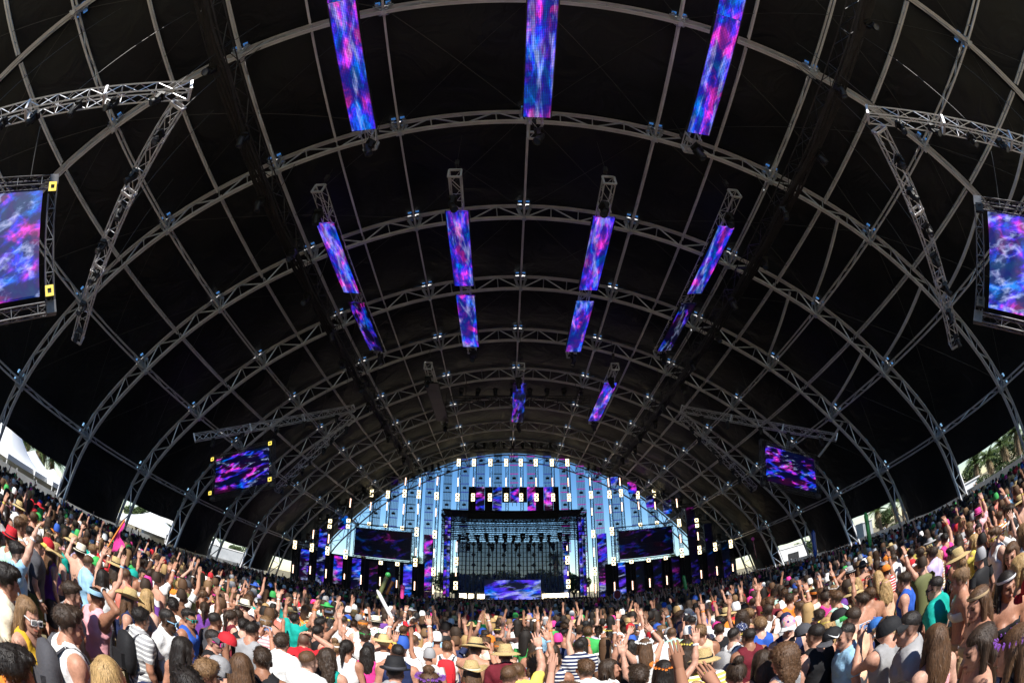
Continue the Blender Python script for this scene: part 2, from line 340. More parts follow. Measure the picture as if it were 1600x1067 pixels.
def skin(kb, kmin=None, side=0):
    ks = sorted(set([round(-kb+2*kb*a/72, 4) for a in range(73)]+[round(q+e, 4) for q in range(-5, 6) for e in (-.052, -.018, .018, .052)]))
    ts = [0, .024, .047, .1, .2, .3, .4, .5, .6, .7, .8, .9, .953, .976, 1]; ny = len(ts)-1; V = []; Fc = []
    for k in ks:
        for t in ts:
            s_ = math.sin(math.pi*t); wr = .05*math.sin(k*9+t*7)+.03*math.sin(k*23-t*11)
            sg = -.30*s_ - (.12*s_*abs(math.sin(math.pi*(k % 1)))); V.append(tp(k, .19+sg+wr*s_, BAY*t))
    for a in range(len(ks)-1):
        km = (ks[a]+ks[a+1])/2; e = abs(km-round(km)); slot = .018 < e < .052 and abs(round(km)) <= 5
        for b in range(ny):
            if kmin and km*side < kmin: continue          # opening added out of view in the first bay to let the sun in
            if slot and b in (1, ny-2): continue      # daylight shows through the lacing slots beside each rib
            i = a*(ny+1)+b; Fc.append((i, i+1, i+ny+2, i+ny+1))
    us = sorted({i for f in Fc for i in f}); ix = {o_: n_ for n_, o_ in enumerate(us)}; mb = MB(); mb.add([V[i] for i in us], [tuple(ix[i] for i in f) for f in Fc]); return mb.mesh('roof_panel', M['fabric'], True)
def hem(kb):
    mb = MB(); mb.tube(tp(kb, .17, 0), tp(kb, .17, BAY), .06, 6); return mb.mesh('hem_pole', M['blacktruss'])
HEM = {k: hem(k) for k in (-5.71, -5.42, 5.42, 5.71)}
SKH, SKL, SKF, SKG = skin(5.42), skin(5.71), skin(5.71, 2.35, -1), skin(5.71, 2.35, 1)
for i in RIBS[:-1]:
    y = Y0+BAY*i
    pn = link('roof_panel', SKF if i == -3 else (SKH if i % 2 == 0 else SKL), tent, (0, y, 0))
    if i == -3: link('roof_panel', SKG, tent, (0, y, 0))
    for sg in (-1, 1): link('hem_pole', HEM[sg*(5.42 if i % 2 == 0 else 5.71)], pn)
    for k in range(-5, 6): link('purlin', PU[(k, (i+k) % 2)], tent, (0, y, 0))
    for k in PH: link('purlin', PH[k], tent, (0, y, 0))
    link('bracing_cables', cb_data, tent, (0, y, 0))
for (i, k) in ((-1, 3.8), (0, 3.8), (0, 2.8), (1, 3.8), (1, 2.8), (-2, 3.8), (2, 4.3)):
    link('sag_pole', SG[k], tent, (0, Y0+BAY*i, 0))
# ------------------------------------------------------------------ moving head lamps (hang from trusses)
def moving_light():
    o = empty('moving_light'); mb = MB(); mb.box((0, 0, -.09), (.36, .34, .16)); mb.box((0, 0, .02), (.1, .06, .1)); mb.build('base', M['black'], o)
    mb = MB()
    for s in (-1, 1): mb.bar((s*.19, 0, -.17), (s*.17, 0, -.52), .06, .14, (0, 1, 0))
    mb.bar((-.2, 0, -.19), (.2, 0, -.19), .14, .06); mb.build('yoke', M['black'], o)
    mb = MB(); mb.lathe([(0, .2), (.1, .2), (.135, .12), (.14, -.1), (.16, -.22), (.16, -.3), (.14, -.3), (.13, -.27)], 12); h = mb.build('head', M['black'], o, True)
    h.location = (0, 0, -.47); h.rotation_euler = (R(25), 0, 0)
    mb = MB(); mb.lathe([(0, -.262), (.07, -.266), (.13, -.272)], 12); l = mb.build('lens', M['lens'], h, True)
    CH[o.name] = [q for q in bpy.data.objects if q.parent == o]; CH[h.name] = [l]
    for q in CH[o.name]:
        if q is not h: CH[q.name] = []
    CH[l.name] = []
    return o
ORD = ['first', 'second', 'third', 'fourth', 'fifth', 'sixth', 'seventh', 'eighth', 'ninth', 'tenth', 'eleventh', 'twelfth', 'thirteenth', 'fourteenth', 'fifteenth', 'sixteenth']
ML0 = moving_light(); ML_used = [False]
def lamp(p, label, group, rz=0.0, s=1.0, tilt=None):
    o = ML0 if not ML_used[0] else copy_tree(ML0); ML_used[0] = True
    o.location = [float(q) for q in p]; o.rotation_euler = (0, 0, rz); o.scale = (s, s, s)
    return tag(o, label, 'stage light', group)
# ------------------------------------------------------------------ LED ribbons under the roof
ZR = 14.0+CAM[2]
def ribbon(xc, panels, label, mats, near_ext=1.7, far_ext=1.0, roll=0.0):
    ya, yb = panels[0][0], panels[-1][1]
    o = empty('led_ribbon', (xc, (ya+yb)/2, ZR)); oy = (ya+yb)/2
    o.rotation_euler = (0, roll, 0)
    for (a, b), mt in zip(panels, mats):
        mb = MB(); nseg = max(1, int(round((b-a)/1.19)))
        for j in range(nseg):
            u, v = a+(b-a)*j/nseg, a+(b-a)*(j+1)/nseg
            mb.box((0, (u+v)/2-oy, .05), (.93, v-u-.012, .1))
        mb.build('led_panel', M[mt], o)
        fr = MB()
        for s in (-1, 1): fr.bar((s*.49, a-oy, .06), (s*.49, b-oy, .06), .035, .15)
        fr.each('panel_edge', M['black'], o)
    mb = MB(); truss(mb, (0, ya-near_ext-oy, .42), (0, yb+far_ext-oy, .42), .46, .62, .03, .016)
    for y in (ya-near_ext-oy, yb+far_ext-oy):
        for (p, q) in (((-.25, .17), (.25, .17)), ((.25, .17), (.25, .67)), ((.25, .67), (-.25, .67)), ((-.25, .67), (-.25, .17))):
            mb.bar((p[0], y, p[1]), (q[0], y, q[1]), .075, .075, (0, 1, 0))
    for y in (ya-oy-.3, yb-oy+.3):
        for s in (-1, 1): mb.bar((s*.24, y, .0), (s*.24, y, .6), .05, .05, (0, 1, 0))
    mb.build('spine_truss', M['truss'], o)
    mb = MB()
    for y in (ya-near_ext-oy+.1, yb+far_ext-oy-.1):
        k = 0; mb.tube((0, y, .65), (0, y, roof_z(xc)-ZR), .014, 4); mb.box((0, y, 1.3), (.16, .16, .34))
    mb.each('chain_hoist', M['blacktruss'], o, 2)
    tag(o, label, 'LED panel', 'LED ribbons hung under the tent roof')
    short = {-5.2: 'front left', 1.03: 'front middle', 7.1: 'front right', -8.02: 'outer left', -2.03: 'second-row left', 4.13: 'second-row right', 10.02: 'outer right', -5.1: 'dark far left', 1.04: 'far middle', 7.4: 'far right'}[xc]
    lamp((xc-.12, ya-near_ext+1.05, ZR+.12), 'black moving-head light at the near end of the '+short+' LED ribbon', 'moving lights on the LED ribbons', rng.uniform(0, 6), 1.0)
    lamp((xc+.12, yb+far_ext-.35, ZR+.12), 'black moving-head light at the far end of the '+short+' LED ribbon', 'moving lights on the LED ribbons', rng.uniform(0, 6), 1.0)
    return o
RB = [(-5.20, [(-2.5, 2.2), (2.22, 7.45)], 'long magenta and blue LED ribbon overhead, left one of the front three', ['ledroof', 'ledroof']),
      (1.03, [(-2.5, 2.2), (2.22, 7.2)], 'long pale blue LED ribbon overhead under the ridge, middle of the front three', ['ledroof', 'ledroof']),
      (7.10, [(-2.5, 2.2), (2.22, 7.2)], 'long blue and pink LED ribbon overhead, right one of the front three', ['ledroof', 'ledroof']),
      (-8.02, [(11.97, 16.85), (17.76, 22.5)], 'narrow blue LED ribbon pair beside the left dark lighting truss', ['ledroof', 'ledrooflow']),
      (-2.03, [(11.68, 16.42), (17.23, 21.98)], 'bright blue LED ribbon pair left of the ridge in the second row', ['ledroof', 'ledroof']),
      (4.13, [(11.84, 16.64), (17.63, 22.45)], 'bright pink LED ribbon pair right of the ridge in the second row', ['ledroof', 'ledroof']),
      (10.02, [(11.78, 16.63), (17.55, 22.33)], 'dark blue LED ribbon pair beside the right dark lighting truss', ['ledroof', 'ledrooflow']),
      (-5.1, [(26.7, 33.5)], 'switched-off dark LED ribbon, left one of the far three', ['ledoff']),
      (1.04, [(26.7, 33.4)], 'half-dark purple LED ribbon under the ridge, middle of the far three', ['ledrooflow']),
      (7.4, [(26.7, 33.3)], 'bright blue and pink LED ribbon, right one of the far three', ['ledroof'])]
for a in RB: ribbon(*a, roll=(R(6) if a[0] in (-8.02,) else (R(-6) if a[0] == 10.02 else 0)))
# ------------------------------------------------------------------ two long dark lighting trusses
for xc, side in ((-9.3, 'left'), (11.35, 'right')):
    o = empty('lighting_truss', (xc, 20, 15.4)); mb = MB(); truss(mb, (0, -24, 0), (0, 24, 0), .66, .8, .035, .02); mb.build('truss_frame', M['blacktruss'], o)
    mb = MB()
    for i in RIBS[1:7]: y = Y0+BAY*i-20; mb.tube((0, y, .3), (0, y, roof_z(xc)-15.4), .018, 4)
    mb.each('hanger', M['cable'], o)
    mb = MB()
    for j in range(5):
        pts = [(.11*(j-2)+.06*math.sin(k*1.1+j), -24+48*k/60, -.36-.05*abs(math.sin(k*.9+j))) for k in range(61)]; mb.poly(pts, .07, 4)
    mb.each('cable_bundle', M['black'], o, 60)
    tag(o, 'long black lighting truss running to the stage on the %s of the ridge' % side, 'truss', 'long dark lighting trusses')
    for j in range(15):
        lamp((xc+(.2 if j % 2 else -.2), -3+j*3.0, 15.0), 'black moving-head light under the %s dark truss, %s from the near end' % (side, ORD[j]), 'moving lights under the %s dark truss' % side, rng.uniform(0, 6), .85)
# ------------------------------------------------------------------ splayed truss arms and side screens
def mirror(p): return np.array([2*AX-p[0], p[1], p[2]])
def arm(a, b, label, nl, group):
    a = np.asarray(a, float); b = np.asarray(b, float); o = empty('truss_arm', a); mb = MB()
    truss(mb, (0, 0, 0), b-a, .4, .55, .03, .015); d = unit(b-a)
    for t in (0, .33, .66, 1):
        c = (b-a)*t; mb.box(c, (.56, .56, .09) if abs(d[2]) > .5 else (.1, .56, .56)) if t in () else None
        x = unit(np.cross(d, (0, 0, 1))); y = np.cross(x, d)
        cs = [c+x*sx*.215+y*sy*.215 for sx, sy in ((-1, -1), (1, -1), (1, 1), (-1, 1))]
        for j in range(4): mb.bar(cs[j], cs[(j+1) % 4], .06, .08, d)
    mb.build('truss_frame', M['truss'], o)
    mb = MB()
    for t in (.08, .5, .92): c = (b-a)*t; mb.tube(c+np.array([0, 0, .2]), np.array([c[0]*.93, c[1], roof_z(a[0]+c[0]*.93)-a[2]]), .012, 4)
    mb.each('hanger', M['cable'], o)
    tag(o, label, 'truss', group)
    for j in range(nl):
        p = a+(b-a)*(j+.6)/(nl+.2); lamp(p+np.array([(-.12 if j % 2 else .12), 0, -.25]), 'black moving-head light on the %s, %s from its top' % (group.replace('truss', 'truss arm'), ORD[j]), group+' lamps', rng.uniform(0, 6), .68)
c1 = at_d(297, 142, 13.6); a1 = at_d(-60, 205, 15.5); a2 = at_d(122, 528, 17.5)
arm(c1, a1, 'aluminium box truss arm along the top of the left screen', 6, 'left splayed truss')
arm(c1+np.array([0, .1, -.7]), a2, 'aluminium box truss arm sloping down between the left ribs', 7, 'left sloping truss')
arm(mirror(c1), mirror(a1), 'aluminium box truss arm along the top of the right screen', 6, 'right splayed truss')
arm(mirror(c1+np.array([0, .1, -.7])), mirror(a2), 'aluminium box truss arm sloping down between the right ribs', 7, 'right sloping truss')
c2 = at_d(552, 638, 30); b1 = at_d(304, 684, 27.5); b2 = at_d(432, 765, 33)
arm(c2, b1, 'aluminium box truss arm above the small left screen', 5, 'far left splayed truss')
arm(c2+np.array([0, .2, -.5]), b2, 'aluminium box truss arm sloping behind the small left screen', 7, 'far left sloping truss')
arm(mirror(c2), mirror(b1), 'aluminium box truss arm above the small right screen', 5, 'far right splayed truss')
arm(mirror(c2+np.array([0, .2, -.5])), mirror(b2), 'aluminium box truss arm sloping behind the small right screen', 7, 'far right sloping truss')
def rotm(a, b, c):
    return np.array(Matrix.Rotation(a, 3, 'Z') @ Matrix.Rotation(b, 3, 'X') @ Matrix.Rotation(c, 3, 'Y'))
def square_lamp(mb, c, s, Mx, dpt=.08, mg=1):
    """glowing square ring round a dark centre"""
    x, y, z = Mx[:, 0], Mx[:, 1], Mx[:, 2]; c = np.asarray(c, float); t = s*.25
    mb.box(c, (s*1.12, dpt, s*1.12), Mx, 0)
    f = c-y*(dpt*.5+.012)
    for sg in (-1, 1):
        mb.box(f+z*sg*(s-t)/2, (s, .022, t), Mx, mg); mb.box(f+x*sg*(s-t)/2, (t, .022, s-2*t), Mx, mg)
def hung_screen(c, W, asp, rot, label, mt, lamps='glowyellow', ls=.26):
    Mx = rotm(*rot); H = W*asp; c = np.asarray(c, float)
    o = empty('hanging_screen', c); o.rotation_euler = Matrix(Mx.tolist()).to_euler()
    mb = MB(); mb.box((0, .06, 0), (W, .12, H)); mb.build('led_panel', M[mt], o)
    mb = MB()
    for s in (-1, 1):
        truss(mb, (-W/2-.3, .12, s*(H/2+.28)), (W/2+.3, .12, s*(H/2+.28)), .22, .36, .02, .011)
        truss(mb, (s*(W/2+.3), .12, -H/2-.28), (s*(W/2+.3), .12, H/2+.28), .22, .36, .02, .011)
        for q in (-1, 1): mb.box((s*(W/2+.3), .12, q*(H/2+.28)), (.26, .26, .26))
    mb.build('frame_truss', M['shadedtruss'], o)
    I = np.eye(3)
    for sx in (-1, 1):
        for sz in (-1, 1):
            mb = MB(); square_lamp(mb, (sx*(W/2+.26), -.12, sz*(H/2+.0)), ls, I); mb.build('corner_lamp', [M['black'], M[lamps]], o)
    mb = MB()
    for sx in (-.4, 0, .4): mb.tube((sx*W, .12, H/2+.4), (sx*W, .12, H/2+1.9), .014, 4)
    mb.each('hanger', M['cable'], o)
    return tag(o, label, 'screen', 'hanging side screens')
mid = np.array([-3.65, 5.16, 1.24])*4.4
hung_screen(CAM+mid, 4.4, .5625, (R(-7.4), R(-7.9), R(-17.7)), 'small tilted LED screen with yellow corner lamps hanging on the left', 'ledmid')
hung_screen(mirror(CAM+mid), 4.4, .5625, (R(7.4), R(-7.9), R(17.7)), 'small tilted LED screen hanging on the right of the stage', 'ledmid', 'black')
hung_screen(CAM+np.array([-10.345, 1.143, 2.76]), 4.2, .5625, (R(61.5), R(1.35), R(-38.5)), 'large bright LED screen cut by the left edge of the picture', 'ledscreen', 'glowyellow', .22)
hung_screen(CAM+np.array([11.709, 1.297, 2.781]), 4.2, .5625, (R(-58), R(3.1), R(38.5)), 'large bright LED screen cut by the right edge of the picture', 'ledscreen', 'black', .22)
# ------------------------------------------------------------------ stage
def depth(px): return 45.0+6.5*max(0.0, 1-((px-802)/345.0)**2)
def stand(px, Y): return at_y(px, 905, Y)[0]
def zof(px, py, Y): return at_y(px, py, Y)[2]
I3 = np.eye(3)
def tower(px, ytop, sq, tubes, label, Y=None, ybot=None, w_=.34, back=True, group='lamp towers of the stage wings'):
    """slim lattice column carrying glowing square lamps and tube lamps; sq, tubes in picture heights"""
    Y = Y or depth(px); x = stand(px, Y); z1 = zof(px, ytop, Y); z0 = 0.0 if ybot is None else zof(px, ybot, Y)
    o = empty('lamp_tower', (x, Y, z0)); mb = MB(); truss(mb, (0, .1, 0), (0, .1, z1-z0), w_, .5, .03, .016); mb.build('column_truss', M['blacktruss'], o)
    for y in sq:
        mb = MB(); square_lamp(mb, (-.12, -.16, zof(px, y, Y)-z0), .42, I3); mb.build('square_lamp', [M['black'], M['glow']], o)
    for a, b in tubes:
        za, zb = zof(px, b, Y)-z0, zof(px, a, Y)-z0; mb = MB(); mb.box((-.12, -.10, (za+zb)/2), (.16, .06, zb-za+.1)); nseg = 5
        for j in range(nseg):
            u, v = za+(zb-za)*j/nseg, za+(zb-za)*(j+1)/nseg; mb.box((-.12, -.155, (u+v)/2), (.11, .05, v-u-.03), mi=1)
        mb.build('tube_lamp', [M['black'], M['glowtube']], o)
    return tag(o, label, 'light tower', group)
TW = [(459, 842, (847, 854), ((882, 895),), 'outermost lamp tower at the far left of the stage, low and slim'),
      (486, 811, (851.5, 858.5), ((827, 841), (884, 897)), 'second lamp tower from the left end of the stage'),
      (511, 789, (813.5, 822, 856.6, 863.7), ((834, 848), (889, 903)), 'third lamp tower from the left end with four square lamps'),
      (540, 772, (813, 822, 861.5, 870), ((778, 792), (896, 905)), 'fourth lamp tower from the left end beside the left video screen'),
      (650, 740, (769, 776, 827, 834.6, 875, 882), ((746.5, 760), (787, 803), (856, 868), (908, 922)), 'tall lamp tower just right of the left video screen'),
      (679, 740, (772, 778, 831.7, 838, 889.6, 896.5), ((745, 758), (794, 807), (857, 871), (914, 928)), 'tall lamp tower beside the pink LED column on the left'),
      (931, 740, (770, 776, 830.5, 837, 889, 896), ((746, 758.5), (793, 805), (855, 869.5), (911, 926)), 'tall lamp tower just right of the stage portal'),
      (961, 740, (769, 775.6, 826, 833, 873, 880), ((747, 760), (789, 801.5), (908.5, 923.5)), 'tall lamp tower just left of the right video screen'),
      (1069, 776, (812.7, 819, 858.7, 867), ((778, 791.5), (834, 847)), 'fourth lamp tower from the right end beside the right video screen'),
      (1097, 790, (811.6, 820, 854.7, 862), ((830, 843), (890, 903)), 'third lamp tower from the right end with four square lamps'),
      (1122, 815, (849.7, 857), ((884, 898),), 'second lamp tower from the right end of the stage'),
      (1147, 842, (845, 852), ((880, 892),), 'outermost lamp tower at the far right of the stage, low and slim')]
for a in TW: tower(*a)
# towers behind and above the video screens, standing on their header truss
for px, y, lab in ((573, (766, 773, 818), 'left of three'), (599.5, (769, 775.5, 821), 'middle of three'), (626.5, (767.5, 774, 825), 'right of three')):
    tower(px, 742 if px > 620 else 760, y, ((784, 797),) if px < 620 else ((746, 758), (787, 803)), 'lamp tower above the left video screen, %s' % lab, 52.2, 828, group='lamp towers above the video screens')
for px, y, lab in ((980, (766.5, 773), 'left of three'), (1007, (769.7, 776, 819), 'middle of three'), (1033.5, (766, 774, 816), 'right of three')):
    tower(px, 742 if px < 990 else 760, y, ((746, 758), (784, 798)) if px < 990 else ((783, 795),), 'lamp tower above the right video screen, %s' % lab, 52.2, 826, group='lamp towers above the video screens')
for px, s, t, lab in ((566, 873, (898, 913), 'left'), (596, 879, (901, 915), 'middle'), (622, 881, (906, 918), 'right')):
    tower(px, s-4, (s,) if px != 566 else (), (t,), 'short lamp post under the left video screen, %s of three' % lab, group='short lamp posts under the video screens')
for px, s, t, lab in ((989, 877, (907, 921), 'left'), (1016, 874.6, (903, 917), 'middle'), (1043, 871, (899, 913), 'right')):
    tower(px, s-4, (s,), (t,), 'short lamp post under the right video screen, %s of three' % lab, group='short lamp posts under the video screens')
# central row of hanging columns: square lamps on top and in front of the high LED strips
ordn = ['first', 'second', 'third', 'fourth', 'fifth', 'sixth', 'seventh', 'eighth']
for j, px in enumerate((713, 738.5, 766, 792.5, 817, 842, 869, 895)):
    tower(px, 716, (720, 726, 774, 780.5), ((746.5, 760),), 'hanging lamp column over the stage portal, %s from the left of eight' % ordn[j], 52.0, 800, group='hanging lamp columns over the portal')
def wall_panel(name, px0, px1, py0, py1, Y, mt, label, cat='LED panel', group=None, dpt=.15, part=None):
    pm = (px0+px1)/2; x0, x1 = at_y(px0, (py0+py1)/2, Y)[0], at_y(px1, (py0+py1)/2, Y)[0]; z1, z0 = zof(pm, py0, Y), zof(pm, py1, Y)
    z0 = max(z0, .05); o = empty(name, ((x0+x1)/2, Y, z0)); W, H = x1-x0, z1-z0; n = max(1, int(round(H/1.0)))
    mb = MB()
    for j in range(n): mb.box((0, 0, H*(j+.5)/n), (W, dpt, H/n-.012))
    mb.build(part or 'led_tile_column', M[mt], o)
    mb = MB()
    for s in (-1, 1): mb.bar((s*(W/2+.03), .04, 0), (s*(W/2+.03), .04, H), .06, dpt+.12, (0, 1, 0))
    mb.each('side_frame', M['black'], o)
    mb = MB(); mb.bar((-W*.3, .2, -z0), (-W*.3, .2, H*.95), .07, .07, (0, 1, 0)); mb.bar((W*.3, .2, -z0), (W*.3, .2, H*.95), .07, .07, (0, 1, 0)); mb.each('support_post', M['blacktruss'], o)
    return tag(o, label, cat, group)
LW = [(469, 482.5, 858, 906, 'ledwall', 'low blue LED column beside the leftmost lamp tower'),
      (496, 508.5, 826, 915, 'ledwall', 'tall blue and purple LED column between second and third left towers'),
      (521, 535, 868, 912, 'ledpink', 'magenta streaked LED column between third and fourth left towers'),
      (549.5, 563.5, 872, 920, 'ledwall', 'purple LED column under the left end of the left video screen'),
      (577, 590, 877, 924, 'leddark', 'dim blue LED column under the middle of the left video screen'),
      (604.5, 617, 879, 928, 'leddark', 'dim LED column right of the middle post under the left screen'),
      (630, 643.5, 881, 934, 'leddj', 'bright blue LED column under the right end of the left video screen'),
      (661.5, 675, 835, 936, 'ledpink', 'tall pink to blue LED column left of the stage portal'),
      (935, 949, 833, 934, 'ledwall', 'tall blue and teal LED column right of the stage portal'),
      (966.5, 977.5, 878, 930, 'leddj', 'blue LED column under the left end of the right video screen'),
      (994, 1006, 876, 926, 'leddark', 'dark purple LED column under the middle of the right video screen'),
      (1021, 1034, 873, 922, 'leddark', 'black LED column under the right part of the right video screen'),
      (1050, 1062, 869, 918, 'leddark', 'black LED column under the right end of the right video screen'),
      (1077, 1090, 791, 915, 'leddark', 'tallest black LED column between the right wing lamp towers'),
      (1104, 1116, 817, 910, 'leddark', 'black LED column between third and second right towers'),
      (1129, 1141, 846, 905, 'leddark', 'low black LED column beside the rightmost lamp tower')]
for a in LW: wall_panel('led_column', a[0], a[1], a[2], a[3], depth((a[0]+a[1])/2)+.4, a[4], a[5], group='LED columns of the stage wings')
HP = [(743.5, 757, 760.6, 798.5, 'ledwall', 'first'), (770, 784, 760.6, 798.5, 'ledwall', 'second'), (797, 811, 760.6, 785, 'ledpink', 'third'), (824, 837.5, 760.6, 798.5, 'ledpink', 'fourth'), (850, 864, 760.6, 798.5, 'ledpink', 'fifth')]
for a in HP:
    pm = (a[0]+a[1])/2; Y = 52.6; x0, x1 = at_y(a[0], 780, Y)[0], at_y(a[1], 780, Y)[0]; z1, z0 = zof(pm, a[2], Y), zof(pm, a[3], Y)
    o = empty('high_led_strip', ((x0+x1)/2, Y, z0)); mb = MB()
    for j in range(4): mb.box((0, 0, (z1-z0)*(j+.5)/4), (x1-x0, .14, (z1-z0)/4-.01))
    mb.build('led_tile_column', M[a[4]], o); mb = MB()
    for s in (-1, 1): mb.bar((s*.25, .15, -.4), (s*.25, .15, z1-z0+.3), .06, .06, (0, 1, 0))
    mb.each('hanging_rail', M['blacktruss'], o)
    tag(o, 'LED strip high over the stage portal, %s from the left of five' % a[5], 'LED panel', 'LED strips over the stage portal')
for j, (a, b) in enumerate(((732.5, 742.8), (757.7, 769.3), (784.7, 796.3), (811.7, 823.3), (838.2, 849.3), (864.7, 873))):
    Y = 52.75; o = empty('black_column', (at_y((a+b)/2, 780, Y)[0], Y, zof(800, 799.5, Y))); mb = MB(); W = at_y(b, 780, Y)[0]-at_y(a, 780, Y)[0]; H = zof(800, 761, Y)-zof(800, 799.5, Y) - (1.2 if j in (2, 3) else 0)
    off = 1.2 if j in (2, 3) else 0
    mb.box((0, 0, off+H/2), (W, .12, H)); mb.build('speaker_cloth', M['wallblack'], o); mb = MB()
    for s in (-1, 1): mb.bar((s*W/2, -.07, off), (s*W/2, -.07, off+H), .05, .05, (0, 1, 0))
    mb.each('edge_rail', M['blacktruss'], o); tag(o, 'black cloth column beside the high LED strips, %s from the left' % ordn[j], 'panel', 'black columns over the portal')
# small LED flags high on the wings
FL = [(528, 541, 805, 826, 'ledwall', 'small blue LED flag behind the fourth left tower'), (611, 622, 744, 758, 'leddark', 'small dim LED flag above the left video screen'),
      (955, 966, 745, 758, 'ledwall', 'small purple LED flag high right of the portal, leftmost of four'), (982, 995, 753, 771, 'ledpink', 'small LED flag high above the right screen, second of four'),
      (1010, 1022, 774, 792, 'ledwall', 'small LED flag above the right screen, third of four'), (1037, 1050, 782, 802, 'ledwall', 'small blue LED flag above the right screen end, lowest of four')]
for a in FL:
    Y = 51.0; o = empty('led_flag', at_y((a[0]+a[1])/2, a[3], Y)); W = at_y(a[1], a[3], Y)[0]-at_y(a[0], a[3], Y)[0]; H = zof((a[0]+a[1])/2, a[2], Y)-zof((a[0]+a[1])/2, a[3], Y)
    mb = MB(); mb.box((0, 0, H/2), (W, .12, H)); mb.build('led_tile', M[a[4]], o); mb = MB(); mb.bar((-W/2, .09, H), (W/2, .09, H), .06, .06); mb.tube((0, .1, H), (0, .1, H+2.5), .02, 4); mb.each('hanger', M['cable'], o)
    tag(o, a[5], 'LED panel', 'small LED flags on the wings')
# see-through LED mesh curtains against the sky
mm = bpy.data.materials.new('see_through_led_mesh'); mm.use_nodes = True; M['mesh'] = mm
b = bsdf(mm); b.inputs['Base Color'].default_value = (.10, .16, .30, 1); b.inputs['Roughness'].default_value = .6
tr = nd(mm, 'ShaderNodeBsdfTransparent'); ms = nd(mm, 'ShaderNodeMixShader'); ms.inputs[0].default_value = .24
lk(mm, tr.outputs[0], ms.inputs[1]); lk(mm, b.outputs[0], ms.inputs[2]); lk(mm, ms.outputs[0], mm.node_tree.nodes['Material Output'].inputs['Surface'])
M['mesh2'] = mm.copy(); M['mesh2'].name = 'dense_led_mesh'; [q for q in M['mesh2'].node_tree.nodes if q.type == 'MIX_SHADER'][0].inputs[0].default_value = .66; [q for q in M['mesh2'].node_tree.nodes if q.type == 'BSDF_PRINCIPLED'][0].inputs['Base Color'].default_value = (.03, .08, .20, 1)
M['bluebar'] = emit('blue_led_bar', (.06, .10, .6), .35); M['pinkbar'] = emit('pink_led_bar', (.5, .04, .5), .5)
def curtain(px0, px1, py0, py1, label, mt):
    Y = 55.4; pm = (px0+px1)/2; x0, x1 = at_y(px0, 780, Y)[0], at_y(px1, 780, Y)[0]; z1, z0 = zof(pm, py0, Y), zof(pm, py1, Y); W, H = x1-x0, z1-z0
    o = empty('mesh_curtain', ((x0+x1)/2, Y, z0)); mb = MB(); mb.box((0, 0, H/2), (W, .03, H)); mb.build('led_mesh', M['mesh'], o)
    mb = MB()
    for j in range(6): x = -W/2+W*j/5; mb.bar((x, -.05, 0), (x, -.05, H), .025, .03, (0, 1, 0))
    mb.each('wire', M['blacktruss'], o)
    n = int(H/1.05)
    for j in range(n+1):
        mb = MB(); mb.bar((-W/2, -.08, H*j/n), (W/2, -.08, H*j/n), .08, .10); mb.build('cross_bar', M[mt], o)
    for j in range(1, n, 2):
        mb = MB(); mb.box((0, -.1, H*(j+.5)/n), (.46, .16, .26)); mb.box((0, -.1, H*(j+.5)/n+.2), (.05, .05, .2)); mb.build('driver_box', M['black'], o)
    tag(o, label, 'LED curtain', 'see-through LED curtains against the sky')
k = 0
for px0 in (583, 610, 637, 664.5, 692, 719):
    curtain(px0, px0+13, 705, 862 if px0 > 630 else 822, 'see-through LED curtain against the sky, %s from the left of the left wing' % ordn[k], 'black' if k % 2 == 0 else 'bluebar'); k += 1
k = 0
for px0 in (876, 902, 928.5, 955, 984, 1010):
    curtain(px0, px0+13, 705, 862 if px0 < 970 else 820, 'see-through LED curtain against the sky, %s from the left of the right wing' % ordn[k], 'pinkbar' if k in (0, 1, 2) else 'bluebar'); k += 1
k = 0
for px0 in (744, 771, 797, 824, 850):
    curtain(px0, px0+13, 700, 768, 'see-through LED curtain above the portal strips, %s from the left' % ordn[k], ('bluebar', 'black', 'pinkbar', 'pinkbar', 'bluebar')[k]); k += 1
# video screens
def vscreen(c4, Y, label):
    (ax, ay), (bx, by) = c4; W = at_y(bx, (ay+by)/2, Y)[0]-at_y(ax, (ay+by)/2, Y)[0]; pm = (ax+bx)/2; z1, z0 = zof(pm, ay, Y), zof(pm, by, Y); H = z1-z0
    o = empty('video_screen', ((at_y(ax, ay, Y)[0]+at_y(bx, ay, Y)[0])/2, Y, z0)); mb = MB(); nx, nz = 8, 4
    for i in range(nx):
        for j in range(nz): mb.box((-W/2+W*(i+.5)/nx, 0, H*(j+.5)/nz), (W/nx-.006, .2, H/nz-.006))
    mb.build('led_tiles', M['leddark'], o); mb = MB(); truss(mb, (-W/2-.2, .2, H+.35), (W/2+.2, .2, H+.35), .5, .6, .03, .016); mb.build('header_truss', M['blacktruss'], o); mb = MB(); truss(mb, (-W/2-.2, .2, -.35), (W/2+.2, .2, -.35), .5, .6, .03, .016); mb.build('footer_truss', M['blacktruss'], o)
    mb = MB()
    for s in (-1, 1): mb = MB(); truss(mb, (s*(W/2+.1), .5, -z0), (s*(W/2+.1), .5, H+.5), .4, .6, .03, .016); mb.build('leg_truss', M['blacktruss'], o)
    tag(o, label, 'screen', 'dark video screens beside the portal')
vscreen(((556, 829), (644, 872)), 51.0, 'dark wide video screen left of the stage portal')
vscreen(((965, 827), (1050, 870)), 51.0, 'dark wide video screen right of the stage portal')
